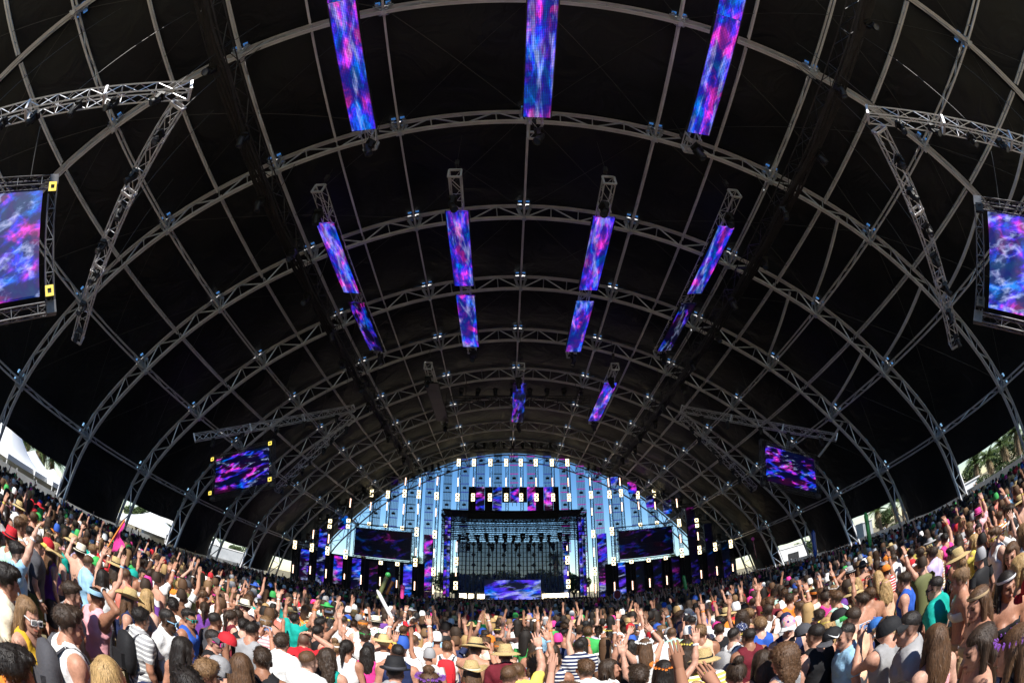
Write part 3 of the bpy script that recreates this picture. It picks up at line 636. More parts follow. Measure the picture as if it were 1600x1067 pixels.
# black masking behind the wings, split wall by wall
for a, b, ty, lab in ((455, 549, 862, 'left end'), (549, 664, 876, 'left'), (945, 1062, 876, 'right'), (1062, 1150, 862, 'right end')):
    Y = depth((a+b)/2)+1.2; x0, x1 = at_y(a, 880, Y)[0], at_y(b, 880, Y)[0]; o = empty('masking_wall', ((x0+x1)/2, Y, 0)); H = zof((a+b)/2, ty, Y); n = max(3, int((x1-x0)/2.4))
    for j in range(n):
        mb = MB(); mb.box((x0-(x0+x1)/2+(x1-x0)*(j+.5)/n, 0, H/2), ((x1-x0)/n-.03, .1, H)); mb.build('cloth_panel', M['wallblack'], o)
    mb = MB(); mb.bar(((x0-x1)/2, -.08, H), ((x1-x0)/2, -.08, H), .08, .08); mb.build('top_rail', M['blacktruss'], o)
    tag(o, 'black masking wall behind the %s stage wing' % lab, 'wall', 'black masking walls')
# stepped lighting trusses over the wings with lamps on top
def header(pxa, pya, pxb, pyb, Y, label, n=3, s=.9):
    A, B = at_y(pxa, pya, Y), at_y(pxb, pyb, Y); o = empty('header_truss', A); mb = MB(); truss(mb, (0, 0, 0), B-A, .42, .5, .03, .016); mb.build('truss_frame', M['blacktruss'], o)
    mb = MB()
    for t in (.1, .9): c = (B-A)*t; mb.tube(c, c+np.array([0, 0, 1.6]), .02, 4)
    mb.each('hanger', M['cable'], o); tag(o, label, 'truss', 'header trusses over the stage')
    for j in range(n):
        P = A+(B-A)*(j+.5)/n; lamp(P+np.array([0, 0, .95]), ('black light on the %s, %s from left' % (label, ORD[j])), 'lights on the ' + label, rng.uniform(0, 6), 1.2*s)
header(462, 845, 486, 846, 45.6, 'short truss joining the two outermost left towers', 2)
header(494, 815, 518, 816, 47, 'short truss joining second and third left towers', 2)
header(523, 791, 547, 792, 48.3, 'short truss joining third and fourth left towers', 2)
header(550, 776, 574, 772, 50, 'short truss beside the left video screen', 2)
header(600, 752, 632, 745, 51.4, 'truss over the left video screen towers', 3)
header(640, 742, 690, 735, 51.4, 'truss over the tall left towers', 5)
header(735, 703, 868, 703, 50.6, 'wide truss over the portal under the ridge', 9, .8)
header(915, 735, 966, 742, 51.4, 'truss over the tall right towers', 5)
header(975, 745, 1006, 752, 51.4, 'truss over the right video screen towers', 3)
header(1032, 772, 1056, 776, 50, 'short truss beside the right video screen', 2)
header(1058, 790, 1084, 789, 48.3, 'short truss joining third and fourth right towers', 2)
header(1088, 815, 1112, 815, 47, 'short truss joining second and third right towers', 2)
header(1118, 846, 1144, 845, 45.6, 'short truss joining the two outermost right towers', 2)
header(706, 624, 922, 624, 29.8, 'long dark cross truss above the far ribbons', 8, .7)
# the portal: roof trusses, legs, mesh backdrop, light bars, DJ screen
YP = 50.0
def X(px, py=880, Y=YP): return at_y(px, py, Y)[0]
def Z(py, Y=YP, px=802): return zof(px, py, Y)
po = empty('stage_portal', (X(802), YP, 0)); ox = X(802)
mb = MB()
for py, s in ((803, .55), (812, .5), (824, .45), (836, .45)):
    for dy in (0, 1.6, 3.2): truss(mb, (X(690, py)-ox, dy, Z(py)), (X(916, py)-ox, dy, Z(py)), s, .6, .035, .02)
for px in (690, 730, 770, 802, 834, 874, 916): mb.bar((X(px, 815)-ox, 0, Z(806)), (X(px, 815)-ox, 3.2, Z(806)), .2, .3)
mb.build('roof_truss', M['blacktruss'], po)
mb = MB(); mb.box((0, 1.5, Z(799)), (X(912, 800)-X(694, 800), 3.6, .12)); mb.box((0, -.3, (Z(803)+Z(811))/2), (X(872, 806)-X(731, 806), .12, Z(803)-Z(811))); mb.build('roof_deck', M['wallblack'], po)
for px in (691, 701, 907, 917):
    mb = MB(); truss(mb, (X(px)-ox, 0, 0), (X(px)-ox, 0, Z(803)), .34, .5, .03, .016); truss(mb, (X(px)-ox, 2.4, 0), (X(px)-ox, 2.4, Z(803)), .34, .5, .03, .016); mb.build('leg_truss', M['blacktruss'], po)
for px, mt in ((695.5, 'ledwall'), (700, 'leddj'), (908.5, 'leddj'), (913.5, 'ledwall')):
    mb = MB(); mb.box((X(px)-ox, .8, (Z(818)+1.4)/2+.6), (.10, 1.3, Z(818)-1.4)); mb.box((X(px)-ox, -.05, (Z(818)+1.4)/2+.6), (.32, .1, Z(818)-1.4)); mb.build('side_led', M[mt], po)
mb = MB(); mb.box((0, 2.2, .9), (X(918)-X(688), 5.0, 1.8)); mb.build('stage_deck', M['wallblack'], po)
tag(po, 'black truss portal framing the centre of the stage', 'stage')
for j, px in enumerate((700, 716, 730, 745, 760, 775, 789, 803, 817, 831, 846, 860, 875, 889, 905)):
    lamp((X(px, 832), YP+.3+1.3*(j % 2), Z(834)+.05), 'black moving-head light hanging from the stage portal roof, %s from the left' % ORD[j], 'lights under the portal roof', rng.uniform(0, 6), 1.25)
for j, px in enumerate((728, 748, 768, 788, 808, 828, 848, 868, 888)):
    lamp((X(px, 843), YP+2.8, Z(845)), 'black moving-head light above the mesh backdrop, %s from the left' % ORD[j], 'lights above the mesh backdrop', rng.uniform(0, 6), 1.2)
YB = 53.4
bd = empty('mesh_backdrop', (X(802, 880, YB), YB, 1.8)); bx = X(802, 880, YB); zb0, zb1 = 1.8, Z(846, YB)
n = 30; xa, xb = X(716, 880, YB)-bx, X(889, 880, YB)-bx
for j in range(n):
    x = xa+(xb-xa)*j/(n-1); mb = MB(); mb.bar((x, 0, 0), (x, 0, zb1-zb0), .10 if j % 2 else .17, .06, (0, 1, 0)); mb.build('upright', M['blacktruss'], bd)
for j in range(13):
    z = (zb1-zb0)*(j+.5)/13; mb = MB(); mb.bar((xa, .06, z), (xb, .06, z), .05, .06); mb.build('crossbar', M['blacktruss'], bd)
M45 = rotm(0, 0, R(45))
for i, px in enumerate((740, 764, 787, 811, 834, 860)):
    for j, py in enumerate((851, 867, 883, 898)):
        mb = MB(); mb.box((X(px, py, YB)-bx, -.12, Z(py, YB)-1.8), (.42, .12, .42), M45); mb.build('diamond_panel', M['black'], bd)
mb = MB(); mb.box((X(884, 880, YB)-bx, -.05, (zb1-zb0)/2), (.55, .08, zb1-zb0)); mb.build('led_strip', M['leddj'], bd)
mb = MB(); mb.box((0, .16, (zb1-zb0)/2), (xb-xa, .03, zb1-zb0)); mb.build('mesh_sheet', M['mesh2'], bd)
tag(bd, 'black lattice backdrop with diamond panels at the back of the stage', 'backdrop')
dj = empty('dj_booth', (X(801, 918, 48.4), 48.4, 0)); W = X(845, 918, 48.4)-X(757, 918, 48.4); z0, z1 = 1.85, zof(801, 906, 48.4)
mb = MB(); n = 6
for j in range(n): mb.box((-W/2+W*(j+.5)/n, 0, (z0+z1)/2), (W/n-.006, .12, z1-z0))
mb.build('front_screen', M['leddj'], dj); mb = MB(); mb.box((0, .6, z1+.03), (W+.1, 1.3, .06)); mb.box((0, .6, z0-.9), (W+.3, 1.5, 1.7)); mb.build('table', M['black'], dj)
mb = MB(); mb.box((-.8, .5, z1+.15), (.5, .45, .12)); mb.box((0, .5, z1+.15), (.5, .45, .12)); mb.box((.8, .5, z1+.15), (.5, .45, .12)); mb.each('mixer_deck', M['blacktruss'], dj)
tag(dj, 'DJ booth with a blue LED front in the middle of the stage', 'DJ booth')
for a, b, lab in ((718, 757, 'left'), (847, 888, 'right')):
    o = empty('light_bar', (X((a+b)/2, 924, 49), 49, 1.8)); W = X(b, 924, 49)-X(a, 924, 49); n = 14
    mb = MB(); mb.box((0, .1, .30), (W, .2, .74)); mb.build('housing', M['black'], o)
    mb = MB()
    for j in range(n):
        if lab == 'left' and j in (4, 8, 9): continue
        h = .42+.12*rng.random(); mb.box((-W/2+W*(j+.5)/n, -.03, .62-h/2), (W/n*.9, .06, h))
    mb.each('strobe_lamp', M['glowhot'], o); tag(o, 'row of glowing white strobe lamps %s of the DJ booth' % lab, 'light bar', 'strobe rows beside the DJ booth')
for px, sq, tb, lab in ((714, (873, 880, 911, 918), ((846, 862), (887, 900)), 'left'), (889, (871, 878, 908, 916), ((852, 860), (892, 899)), 'right')):
    tower(px, 840, sq, tb, 'slim lamp post at the %s edge of the lattice backdrop' % lab, 49.6, 926, .22, group='lamp posts beside the backdrop')
# ------------------------------------------------------------------ outside: palms, trees, marquees, walls, cabins
M['bark'] = wear(mat('palm_bark', rough=.9), (.16, .11, .07), (.30, .22, .14), 6, bump=.6, stretch=(1, 1, 4))
def leafmat(name, c1, c2):
    mm = mat(name, c1, .55, 0, .3); tc = nd(mm, 'ShaderNodeTexCoord'); nz = nd(mm, 'ShaderNodeTexNoise'); nz.inputs['Scale'].default_value = .9; lk(mm, tc.outputs['Object'], nz.inputs['Vector'])
    rp = nd(mm, 'ShaderNodeValToRGB'); rp.color_ramp.elements[0].position = .4; rp.color_ramp.elements[1].position = .65; rp.color_ramp.elements[0].color = (*c1, 1); rp.color_ramp.elements[1].color = (*c2, 1)
    lk(mm, nz.outputs['Fac'], rp.inputs[0]); lk(mm, rp.outputs[0], bsdf(mm).inputs['Base Color']); return mm
M['frond'] = leafmat('palm_frond', (.045, .085, .02), (.11, .15, .045)); M['dry'] = leafmat('dry_frond_skirt', (.20, .14, .07), (.33, .25, .13)); M['leaf'] = leafmat('tree_leaf', (.03, .06, .018), (.09, .12, .04))
def palm_meshes(seed, H):
    rg = np.random.default_rng(seed); tk = MB(); n = 9
    pr = [(.42-.12*min(1, j/3)-.05*j/n, H*j/n) for j in range(n+1)]; bend = rg.uniform(-.5, .5, 2)
    for j in range(n):
        a = np.array([bend[0]*(j/n)**2, bend[1]*(j/n)**2, H*j/n]); b = np.array([bend[0]*((j+1)/n)**2, bend[1]*((j+1)/n)**2, H*(j+1)/n]); tk.tube(a, b, pr[j][0], 9, pr[j+1][0]+.03)
    top = np.array([bend[0], bend[1], H]); cr = MB(); dy = MB()
    for f in range(46):
        dead = f >= 34; az = rg.uniform(0, 6.28); L = rg.uniform(1.9, 2.7)*(.8 if dead else 1); up = rg.uniform(-.3, 1.25) if not dead else rg.uniform(-1.4, -.9); mbx = dy if dead else cr
        d = np.array([math.cos(az)*math.cos(up), math.sin(az)*math.cos(up), math.sin(up)]); side = unit(np.cross(d, (0, 0, 1))); p = top+d*.15; prev = p; N = 6
        for s in range(N):
            t = (s+1)/N; q = top+d*L*t+np.array([0, 0, -1.1*t*t*(.6 if dead else 1)]); mbx.tube(prev, q, .03, 3, .02)
            for sg in (-1, 1):
                for u in (0, .5):
                    o_ = prev+(q-prev)*u; ll = .75*math.sin(math.pi*min(.95, .18+.8*t)); tip = o_+side*sg*ll*.8+(q-prev)*.9+np.array([0, 0, -.28*ll-.1*rg.random()]); wd = unit(q-prev)*.075
                    mbx.add([o_-wd, o_+wd, tip], [(0, 1, 2)])
            prev = q
    return tk.mesh('trunk', M['bark'], True), cr.mesh('crown', M['frond']), dy.mesh('skirt', M['dry'])
PALMS = [palm_meshes(3, 7.5), palm_meshes(5, 9.5), palm_meshes(9, 5.0)]
def palm(p, v, label, s=1.0):
    o = empty('palm_tree', (p[0], p[1], 0), rng.uniform(0, 6)); o.scale = (s, s, s)
    for nm, me in zip(('trunk', 'crown', 'dead_frond_skirt'), PALMS[v]): link(nm, me, o)
    tag(o, label, 'palm tree', 'palm trees around the tent')
def tree_mesh(seed):
    rg = np.random.default_rng(seed); tk = MB(); tk.tube((0, 0, 0), (.1, 0, 2.2), .28, 8, .2); cr = MB(); cl = []
    for j in range(7):
        az = j*.9+rg.uniform(0, .5); e = np.array([math.cos(az)*rg.uniform(.8, 2), math.sin(az)*rg.uniform(.8, 2), rg.uniform(3.2, 5.2)]); tk.tube((.1, 0, 2.1), e, .13, 6, .04); cl.append(e)
    for c in cl+[np.array([0, 0, 4.6])]:
        for j in range(330):
            q = rg.normal(size=3); q = q/np.linalg.norm(q)*rg.uniform(.55, 1.0)**.5*np.array([1.35, 1.35, 1.05]); p = c+q; a = rg.normal(size=3); a = unit(a)*.2; b_ = unit(np.cross(a, rg.normal(size=3)))*.11
            cr.add([p-a, p+b_, p+a, p-b_], [(0, 1, 2, 3)])
    return tk.mesh('trunk', M['bark'], True), cr.mesh('crown', M['leaf'])
TREES = [tree_mesh(1), tree_mesh(2)]
def tree(p, v, label, s=1.0):
    o = empty('broadleaf_tree', (p[0], p[1], 0), rng.uniform(0, 6)); o.scale = (s, s, s*rng.uniform(.9, 1.1))
    link('trunk', TREES[v][0], o); link('crown', TREES[v][1], o); tag(o, label, 'tree', 'broadleaf trees around the tent')
def gp(px, D):  # ground point seen at picture column px, D metres away, along the horizon
    best = None
    for az in np.linspace(-85, 85, 681):
        P = CAM+np.array([math.sin(R(az)), math.cos(R(az)), 0])*D; q = px_of(P)
        if best is None or abs(q[0]-px) < best[0]: best = (abs(q[0]-px), P)
    return best[1]
for j, (px, D, v, s, lab) in enumerate(((562, 92, 1, 1.0, 'palm tree seen between the left towers beside the left video screen'), (652, 88, 1, .9, 'palm tree showing right of the left video screen'),
        (866, 86, 1, 1.0, 'tall palm tree showing inside the right leg of the portal'), (947, 110, 0, .9, 'small palm showing left of the right video screen'), (1058, 95, 0, 1, 'palm showing right of the right video screen'))):
    palm(gp(px, D), v, lab, s)
for j, (px, D, v, s) in enumerate(((22, 62, 2, 1.1), (38, 66, 2, 1.25), (52, 64, 2, 1.15), (66, 68, 2, 1.3), (78, 66, 2, 1.1), (12, 66, 2, 1.2))):
    palm(gp(px, D), v, 'palm tree behind the white marquees, %s along the row' % ordn[j], s)
for j, (px, D, v, s) in enumerate(((1592, 44, 2, .85), (1573, 48, 2, .8), (1550, 45, 2, .72), (1528, 50, 2, .8), (1400, 62, 2, .95), (1412, 66, 2, 1.0), (1376, 64, 2, .95))):
    palm(gp(px, D), v, 'palm tree outside the right tent wall, %s from the picture edge' % ordn[j], s)
for j, (px, D) in enumerate(((545, 84), (655, 95), (697, 74), (712, 70), (735, 76), (765, 72), (795, 75), (828, 71), (855, 74), (880, 70), (897, 72), (1060, 84))):
    tree(gp(px, D), j % 2, 'leafy green tree behind the stage, %s from the left' % ORD[j], 1.0)
for j, (px, D) in enumerate(((1590, 58), (1560, 60), (1520, 62), (1385, 72), (1250, 90), (1268, 88))):
    tree(gp(px, D), j % 2, 'leafy green tree beyond the right tent wall, %s from the picture edge' % ordn[j], .75)
for j, (px, D) in enumerate(((1596, 39), (1580, 41), (1562, 40), (1545, 42), (1530, 40), (1420, 48), (1395, 50), (1262, 66))):
    tree(gp(px, D), j % 2, 'low green shrub outside the right tent wall, %s from the picture edge' % ORD[j], .36)
for j, (px, D) in enumerate(((215, 62), (255, 66), (330, 84), (365, 80))):
    tree(gp(px, D), j % 2, 'green tree outside the left tent wall, %s from the left' % ORD[j], .8)
M['canvas'] = wear(mat('white_marquee_canvas', rough=.6), (.72, .74, .76), (.82, .83, .84), .6, bump=.2, bscale=1.5)
M['greywall'] = wear(mat('grey_cabin_paint', rough=.6), (.30, .32, .34), (.42, .44, .46), 1.0)
M['white'] = wear(mat('white_paint', rough=.6), (.70, .70, .69), (.80, .80, .79), 1.0)
def marquee(p, s, label, h=5.2, rz=0.0):
    o = empty('marquee', (p[0], p[1], 0), rz); mb = MB(); n, m_ = 24, 8; V = []; Fc = []
    for j in range(m_+1):
        t = j/m_
        for i in range(n):
            a = 2*math.pi*i/n+math.pi/4; sq = 1/max(abs(math.cos(a)), abs(math.sin(a))); rr = s*(1-t)*(sq*(1-t)+t); V.append((rr*math.cos(a), rr*math.sin(a), 2.6+(h-2.6)*t**2.0))
    for j in range(m_):
        for i in range(n): Fc.append((j*n+i, j*n+(i+1) % n, (j+1)*n+(i+1) % n, (j+1)*n+i))
    mb.add(V, Fc); mb.build('roof', M['canvas'], o, True); mb = MB()
    for a, b in (((-1, -1), (1, -1)), ((1, -1), (1, 1)), ((1, 1), (-1, 1)), ((-1, 1), (-1, -1))): mb.bar((a[0]*s, a[1]*s, 2.45), (b[0]*s, b[1]*s, 2.45), .03, .4)
    mb.build('valance', M['canvas'], o)
    for sx in (-1, 1):
        for sy in (-1, 1): mb = MB(); mb.tube((sx*s*.98, sy*s*.98, 0), (sx*s*.98, sy*s*.98, 2.6), .05, 6); mb.build('leg', M['white'], o)
    mb = MB(); mb.bar((-s, s*.97, 1.2), (s, s*.97, 1.2), .04, 2.4); mb.build('side_cloth', M['canvas'], o)
    tag(o, label, 'marquee', 'white marquees outside the tent')
marquee(gp(5, 42), 4.2, 'tall peaked white marquee at the left edge of the picture', 7.2, .5)
marquee(gp(48, 46), 4.6, 'long white marquee roof below the palms on the left', 4.4, .4)
marquee(gp(80, 45), 3.2, 'small white marquee beside the second left rib', 3.8, .3)
marquee(gp(240, 48), 5.0, 'white peaked marquee seen through the middle left tent opening', 4.7, .2)
marquee(gp(335, 70), 4.0, 'white marquee seen low through the far left opening', 4.6, .2)
def cabin(p, size, label, mt, rz=0.0, win=2):
    o = empty('site_cabin', (p[0], p[1], 0), rz); W, D, H = size; mb = MB(); mb.box((0, 0, H/2), size); mb.build('wall', M[mt], o); mb = MB(); mb.box((0, 0, H+.06), (W+.2, D+.2, .12)); mb.build('roof', M['white'], o)
    for j in range(win):
        x = -W/2+W*(j+.5)/win; mb = MB(); mb.box((x, -D/2-.02, H*.62), (W/win*.4, .05, H*.3)); mb.build('window', M['black'], o)
    for j in range(8): mb = MB(); mb.bar((-W/2+W*(j+.5)/8, -D/2-.03, .1), (-W/2+W*(j+.5)/8, -D/2-.03, H-.1), .06, .05, (0, 1, 0)) if False else None
    tag(o, label, 'cabin', 'cabins outside the tent')
cabin(gp(268, 75), (9, 4, 5.5), 'white two-storey cabin behind the left marquee', 'white', .5, 4)
cabin(gp(356, 62), (10, 3, 3.4), 'grey corrugated container outside the far left opening', 'greywall', .45, 0)
cabin(gp(1236, 64), (4, 3, 3.6), 'white cabin outside the far right opening', 'white', -.4, 1)
cabin(gp(1348, 52), (2.2, 1.5, 3.4), 'pale grey box beside the right rib foot', 'greywall', -.5, 0)
cabin(gp(1512, 44), (2, 1.6, 2.4), 'low tan cabin beyond the right tent wall', 'canvas', -.6, 1)
M['barrier'] = wear(mat('pale_barrier_sheet', rough=.7), (.50, .52, .53), (.66, .67, .68), 1.0)
for sgn, lab in ((-1, 'left'), (1, 'right')):
    x = AX+sgn*31.5; o = empty('barrier_fence', (x, 30, 0))
    for j in range(22):
        mb = MB(); mb.box((0, -22+44*(j+.5)/22, 1.0), (.06, 1.94, 1.9)); mb.build('barrier_panel', M['barrier'], o)
    for j in range(23):
        mb = MB(); mb.tube((sgn*.06, -22+44*j/22, 0), (sgn*.06, -22+44*j/22, 2.1), .04, 5); mb.build('post', M['truss'], o)
    tag(o, 'pale panelled barrier fence outside the %s tent wall' % lab, 'fence', 'barrier fences beside the tent')
# ------------------------------------------------------------------ people: smooth distance-field bodies
def surface_nets(D, org, h):
    nx, ny, nz = D.shape; ins = D < 0
    c = [ins[i:nx-1+i, j:ny-1+j, k:nz-1+k] for i in (0, 1) for j in (0, 1) for k in (0, 1)]
    cnt = sum(q.astype(np.int8) for q in c); act = (cnt > 0) & (cnt < 8)
    idx = -np.ones(act.shape, np.int64); I, J, K = np.nonzero(act); n = len(I); idx[I, J, K] = np.arange(n)
    acc = np.zeros((n, 3)); wt = np.zeros(n); off = np.array([(i, j, k) for i in (0, 1) for j in (0, 1) for k in (0, 1)])
    val = np.stack([D[I+o[0], J+o[1], K+o[2]] for o in off], 1)
    for a in range(8):
        for b in range(a+1, 8):
            if np.abs(off[a]-off[b]).sum() != 1: continue
            va, vb = val[:, a], val[:, b]; m_ = (va < 0) != (vb < 0); t = np.where(m_, va/(va-vb+1e-12), 0)
            acc += np.where(m_[:, None], off[a]+(off[b]-off[a])*t[:, None], 0); wt += m_
    V = (np.stack([I, J, K], 1)+acc/np.maximum(wt, 1)[:, None])*h+org
    Q = []
    for ax in range(3):
        sl0 = [slice(None)]*3; sl1 = [slice(None)]*3; sl0[ax] = slice(0, -1); sl1[ax] = slice(1, None)
        a, b = ins[tuple(sl0)], ins[tuple(sl1)]; e = np.argwhere(a != b)
        u, v = [(1, 2), (2, 0), (0, 1)][ax]
        e = e[(e[:, u] > 0) & (e[:, v] > 0) & (e[:, u] < D.shape[u]-1) & (e[:, v] < D.shape[v]-1)]
        if not len(e): continue
        eu = np.zeros(3, int); eu[u] = 1; ev = np.zeros(3, int); ev[v] = 1
        q = np.stack([idx[tuple((e-eu-ev).T)], idx[tuple((e-ev).T)], idx[tuple(e.T)], idx[tuple((e-eu).T)]], 1)
        fl = a[tuple(e.T)]; q[~fl] = q[~fl][:, ::-1]; Q.append(q)
    return V, np.concatenate(Q)
def grid(lo, hi, h):
    lo = np.asarray(lo, float); n = np.ceil((np.asarray(hi)-lo)/h).astype(int)+1
    g = np.meshgrid(*[lo[i]+h*np.arange(n[i]) for i in range(3)], indexing='ij'); return np.stack(g, -1), lo
def cone(P, a, b, ra, rb):
    a = np.asarray(a, float); b = np.asarray(b, float); ab = b-a; t = np.clip(((P-a)@ab)/(ab@ab+1e-12), 0, 1)
    return np.linalg.norm(P-a-t[..., None]*ab, axis=-1)-(ra+(rb-ra)*t)
def ell(P, c, r): r = np.asarray(r, float); return (np.linalg.norm((P-np.asarray(c))/r, axis=-1)-1)*r.min()
def sm(d1, d2, k=.03): h = np.clip(.5+.5*(d2-d1)/k, 0, 1); return d2+(d1-d2)*h-k*h*(1-h)
def ssub(d, s, k=.01): return -sm(-d, s, k)
def to_mesh(name, parts, mat_, tint=None):
    V = np.concatenate([p[0] for p in parts]); o = 0; Fs = []
    for v, f in parts: Fs.append(f+o); o += len(v)
    Fq = np.concatenate(Fs); me = bpy.data.meshes.new(name); me.vertices.add(len(V)); me.vertices.foreach_set('co', V.astype(np.float32).ravel())
    me.loops.add(Fq.size); me.loops.foreach_set('vertex_index', Fq.astype(np.int32).ravel()); k = Fq.shape[1]
    me.polygons.add(len(Fq)); me.polygons.foreach_set('loop_start', np.arange(len(Fq), dtype=np.int32)*k)
    me.polygons.foreach_set('use_smooth', np.ones(len(Fq), bool)); me.materials.append(mat_)
    if tint is not None:
        at = me.color_attributes.new('tint', 'FLOAT_COLOR', 'POINT'); at.data.foreach_set('color', np.concatenate([tint, np.ones((len(V), 1))], 1).astype(np.float32).ravel())
    me.update(calc_edges=True); me.validate(); return me
def objcol(name, rough, bump=0.0, bscale=20, spec=.4, vary=.18, stretch=(1, 1, 1), tint=False, sheen=0.0):
    mm = mat(name, (.5, .5, .5), rough, 0, spec); oi = nd(mm, 'ShaderNodeObjectInfo'); tc = nd(mm, 'ShaderNodeTexCoord'); mp = nd(mm, 'ShaderNodeMapping'); mp.inputs['Scale'].default_value = stretch
    lk(mm, tc.outputs['Object'], mp.inputs[0]); nz = nd(mm, 'ShaderNodeTexNoise'); nz.inputs['Scale'].default_value = bscale; nz.inputs['Detail'].default_value = 4; lk(mm, mp.outputs[0], nz.inputs['Vector'])
    mr = nd(mm, 'ShaderNodeMapRange'); mr.inputs[1].default_value = .3; mr.inputs[2].default_value = .7; mr.inputs[3].default_value = 1-vary; mr.inputs[4].default_value = 1+vary; lk(mm, nz.outputs['Fac'], mr.inputs[0])
    mx = nd(mm, 'ShaderNodeMix', data_type='RGBA', blend_type='MULTIPLY'); mx.inputs[0].default_value = 1; lk(mm, oi.outputs['Color'], mx.inputs[6]); lk(mm, mr.outputs[0], mx.inputs[7]); out = mx.outputs[2]
    if tint:
        at = nd(mm, 'ShaderNodeAttribute', attribute_name='tint'); m2 = nd(mm, 'ShaderNodeMix', data_type='RGBA', blend_type='MULTIPLY'); m2.inputs[0].default_value = 1
        lk(mm, out, m2.inputs[6]); lk(mm, at.outputs['Color'], m2.inputs[7]); out = m2.outputs[2]
    lk(mm, out, bsdf(mm).inputs['Base Color'])
    if bump:
        bp = nd(mm, 'ShaderNodeBump'); bp.inputs['Strength'].default_value = bump; bp.inputs['Distance'].default_value = .02; lk(mm, nz.outputs['Fac'], bp.inputs['Height']); lk(mm, bp.outputs[0], bsdf(mm).inputs['Normal'])
    return mm
M['skin'] = objcol('skin', .5, .12, 45, .35, .12, tint=True); M['cloth'] = objcol('cotton_cloth', .85, 1.0, 8, .2, .13); M['hair'] = objcol('hair', .5, .32, 210, .38, .5, (1, 1, .05)); M['hat'] = objcol('hat_fabric', .75, .2, 40, .25, .08)
M['straw'] = objcol('woven_straw', .8, .8, 90, .25, .3, (1, 1, 3)); M['shade'] = objcol('sunglass_plastic', .15, 0, 10, .8, 0); M['dark_lens'] = mat('dark_lens', (.01, .01, .012), .06, 0, .9)
def patterned(name, base, kind):
    mm = base.copy(); mm.name = name; b = bsdf(mm); src = b.inputs['Base Color'].links[0].from_socket; tc = nd(mm, 'ShaderNodeTexCoord'); mx = nd(mm, 'ShaderNodeMix', data_type='RGBA')
    if kind == 'stripe':
        sp = nd(mm, 'ShaderNodeSeparateXYZ'); lk(mm, tc.outputs['Object'], sp.inputs[0]); a = nd(mm, 'ShaderNodeMath', operation='MULTIPLY'); a.inputs[1].default_value = 115; lk(mm, sp.outputs[2], a.inputs[0]); c = nd(mm, 'ShaderNodeMath', operation='SINE'); lk(mm, a.outputs[0], c.inputs[0]); g_ = nd(mm, 'ShaderNodeMath', operation='GREATER_THAN'); g_.inputs[1].default_value = .25; lk(mm, c.outputs[0], g_.inputs[0]); lk(mm, g_.outputs[0], mx.inputs[0]); mx.inputs[7].default_value = (.72, .72, .70, 1)
    else:
        v = nd(mm, 'ShaderNodeTexVoronoi'); v.inputs['Scale'].default_value = 26 if kind == 'floral' else 55; lk(mm, tc.outputs['Object'], v.inputs['Vector']); g_ = nd(mm, 'ShaderNodeMath', operation='LESS_THAN'); g_.inputs[1].default_value = .42 if kind == 'floral' else .28; lk(mm, v.outputs['Distance'], g_.inputs[0]); lk(mm, g_.outputs[0], mx.inputs[0])
        if kind == 'floral':
            hs = nd(mm, 'ShaderNodeHueSaturation'); hs.inputs['Saturation'].default_value = .9; hs.inputs['Value'].default_value = .7; lk(mm, v.outputs['Color'], hs.inputs['Color']); lk(mm, hs.outputs[0], mx.inputs[7])
        else: mx.inputs[7].default_value = (.75, .75, .75, 1)
    lk(mm, src, mx.inputs[6]); lk(mm, mx.outputs[2], b.inputs['Base Color']); return mm
for k_, nm in (('stripe', 'striped'), ('floral', 'floral'), ('dots', 'dotted')): M['cloth_'+k_] = patterned(nm+'_cloth', M['cloth'], k_); M['hat_'+k_] = patterned(nm+'_hat_fabric', M['hat'], k_)
def override(o, mm): o.material_slots[0].link = 'OBJECT'; o.material_slots[0].material = mm
PIV = np.array([0, -.01, 1.50])
def headrot(yaw, pitch): return np.array(Matrix.Rotation(yaw, 3, 'Z') @ Matrix.Rotation(pitch, 3, 'X'))
HG, HO = grid((-.12, -.13, 1.44), (.12, .15, 1.78), .0098)
def head_part():
    P = HG; d = ell(P, (0, -.012, 1.655), (.077, .096, .09)); d = sm(d, ell(P, (0, .03, 1.588), (.058, .064, .085)), .03); d = sm(d, cone(P, (0, .072, 1.532), (0, .06, 1.54), .024, .03), .02)
    d = sm(d, ell(P, (0, .078, 1.645), (.052, .02, .014)), .018); d = ssub(d, cone(P, (.031, .112, 1.624), (.036, .105, 1.622), .015, .014), .012); d = ssub(d, cone(P, (-.031, .112, 1.624), (-.036, .105, 1.622), .015, .014), .012)
    d = sm(d, cone(P, (0, .098, 1.632), (0, .116, 1.59), .009, .014), .012); d = sm(d, ell(P, (0, .094, 1.556), (.024, .012, .010)), .008)
    for s in (-1, 1): d = sm(d, ell(P, (s*.079, -.006, 1.612), (.011, .022, .033)), .01); d = sm(d, ell(P, (s*.045, .062, 1.60), (.02, .02, .02)), .02)
    d = sm(d, cone(P, (0, -.02, 1.44), (0, -.012, 1.58), .057, .054), .03)
    V, Fq = surface_nets(d, HO, .0098); T = np.ones((len(V), 3)); x, y, z = np.abs(V[:, 0]), V[:, 1], V[:, 2]; f = y > .05
    T[f & (np.abs(x-.032) < .015) & (np.abs(z-1.624) < .0085)] = (.10, .10, .10); T[f & (np.abs(x-.033) < .022) & (np.abs(z-1.648) < .007)] = (.28, .25, .22); T[f & (x < .025) & (np.abs(z-1.556) < .009) & (y > .08)] = (.80, .48, .46)
    st = np.clip((z-1.575-.5*y+.012*np.sin(x*120+z*90))/.045, 0, 1)*(y < .04); T *= (1-.74*st)[:, None]
    return V, Fq, T
HEAD = head_part()
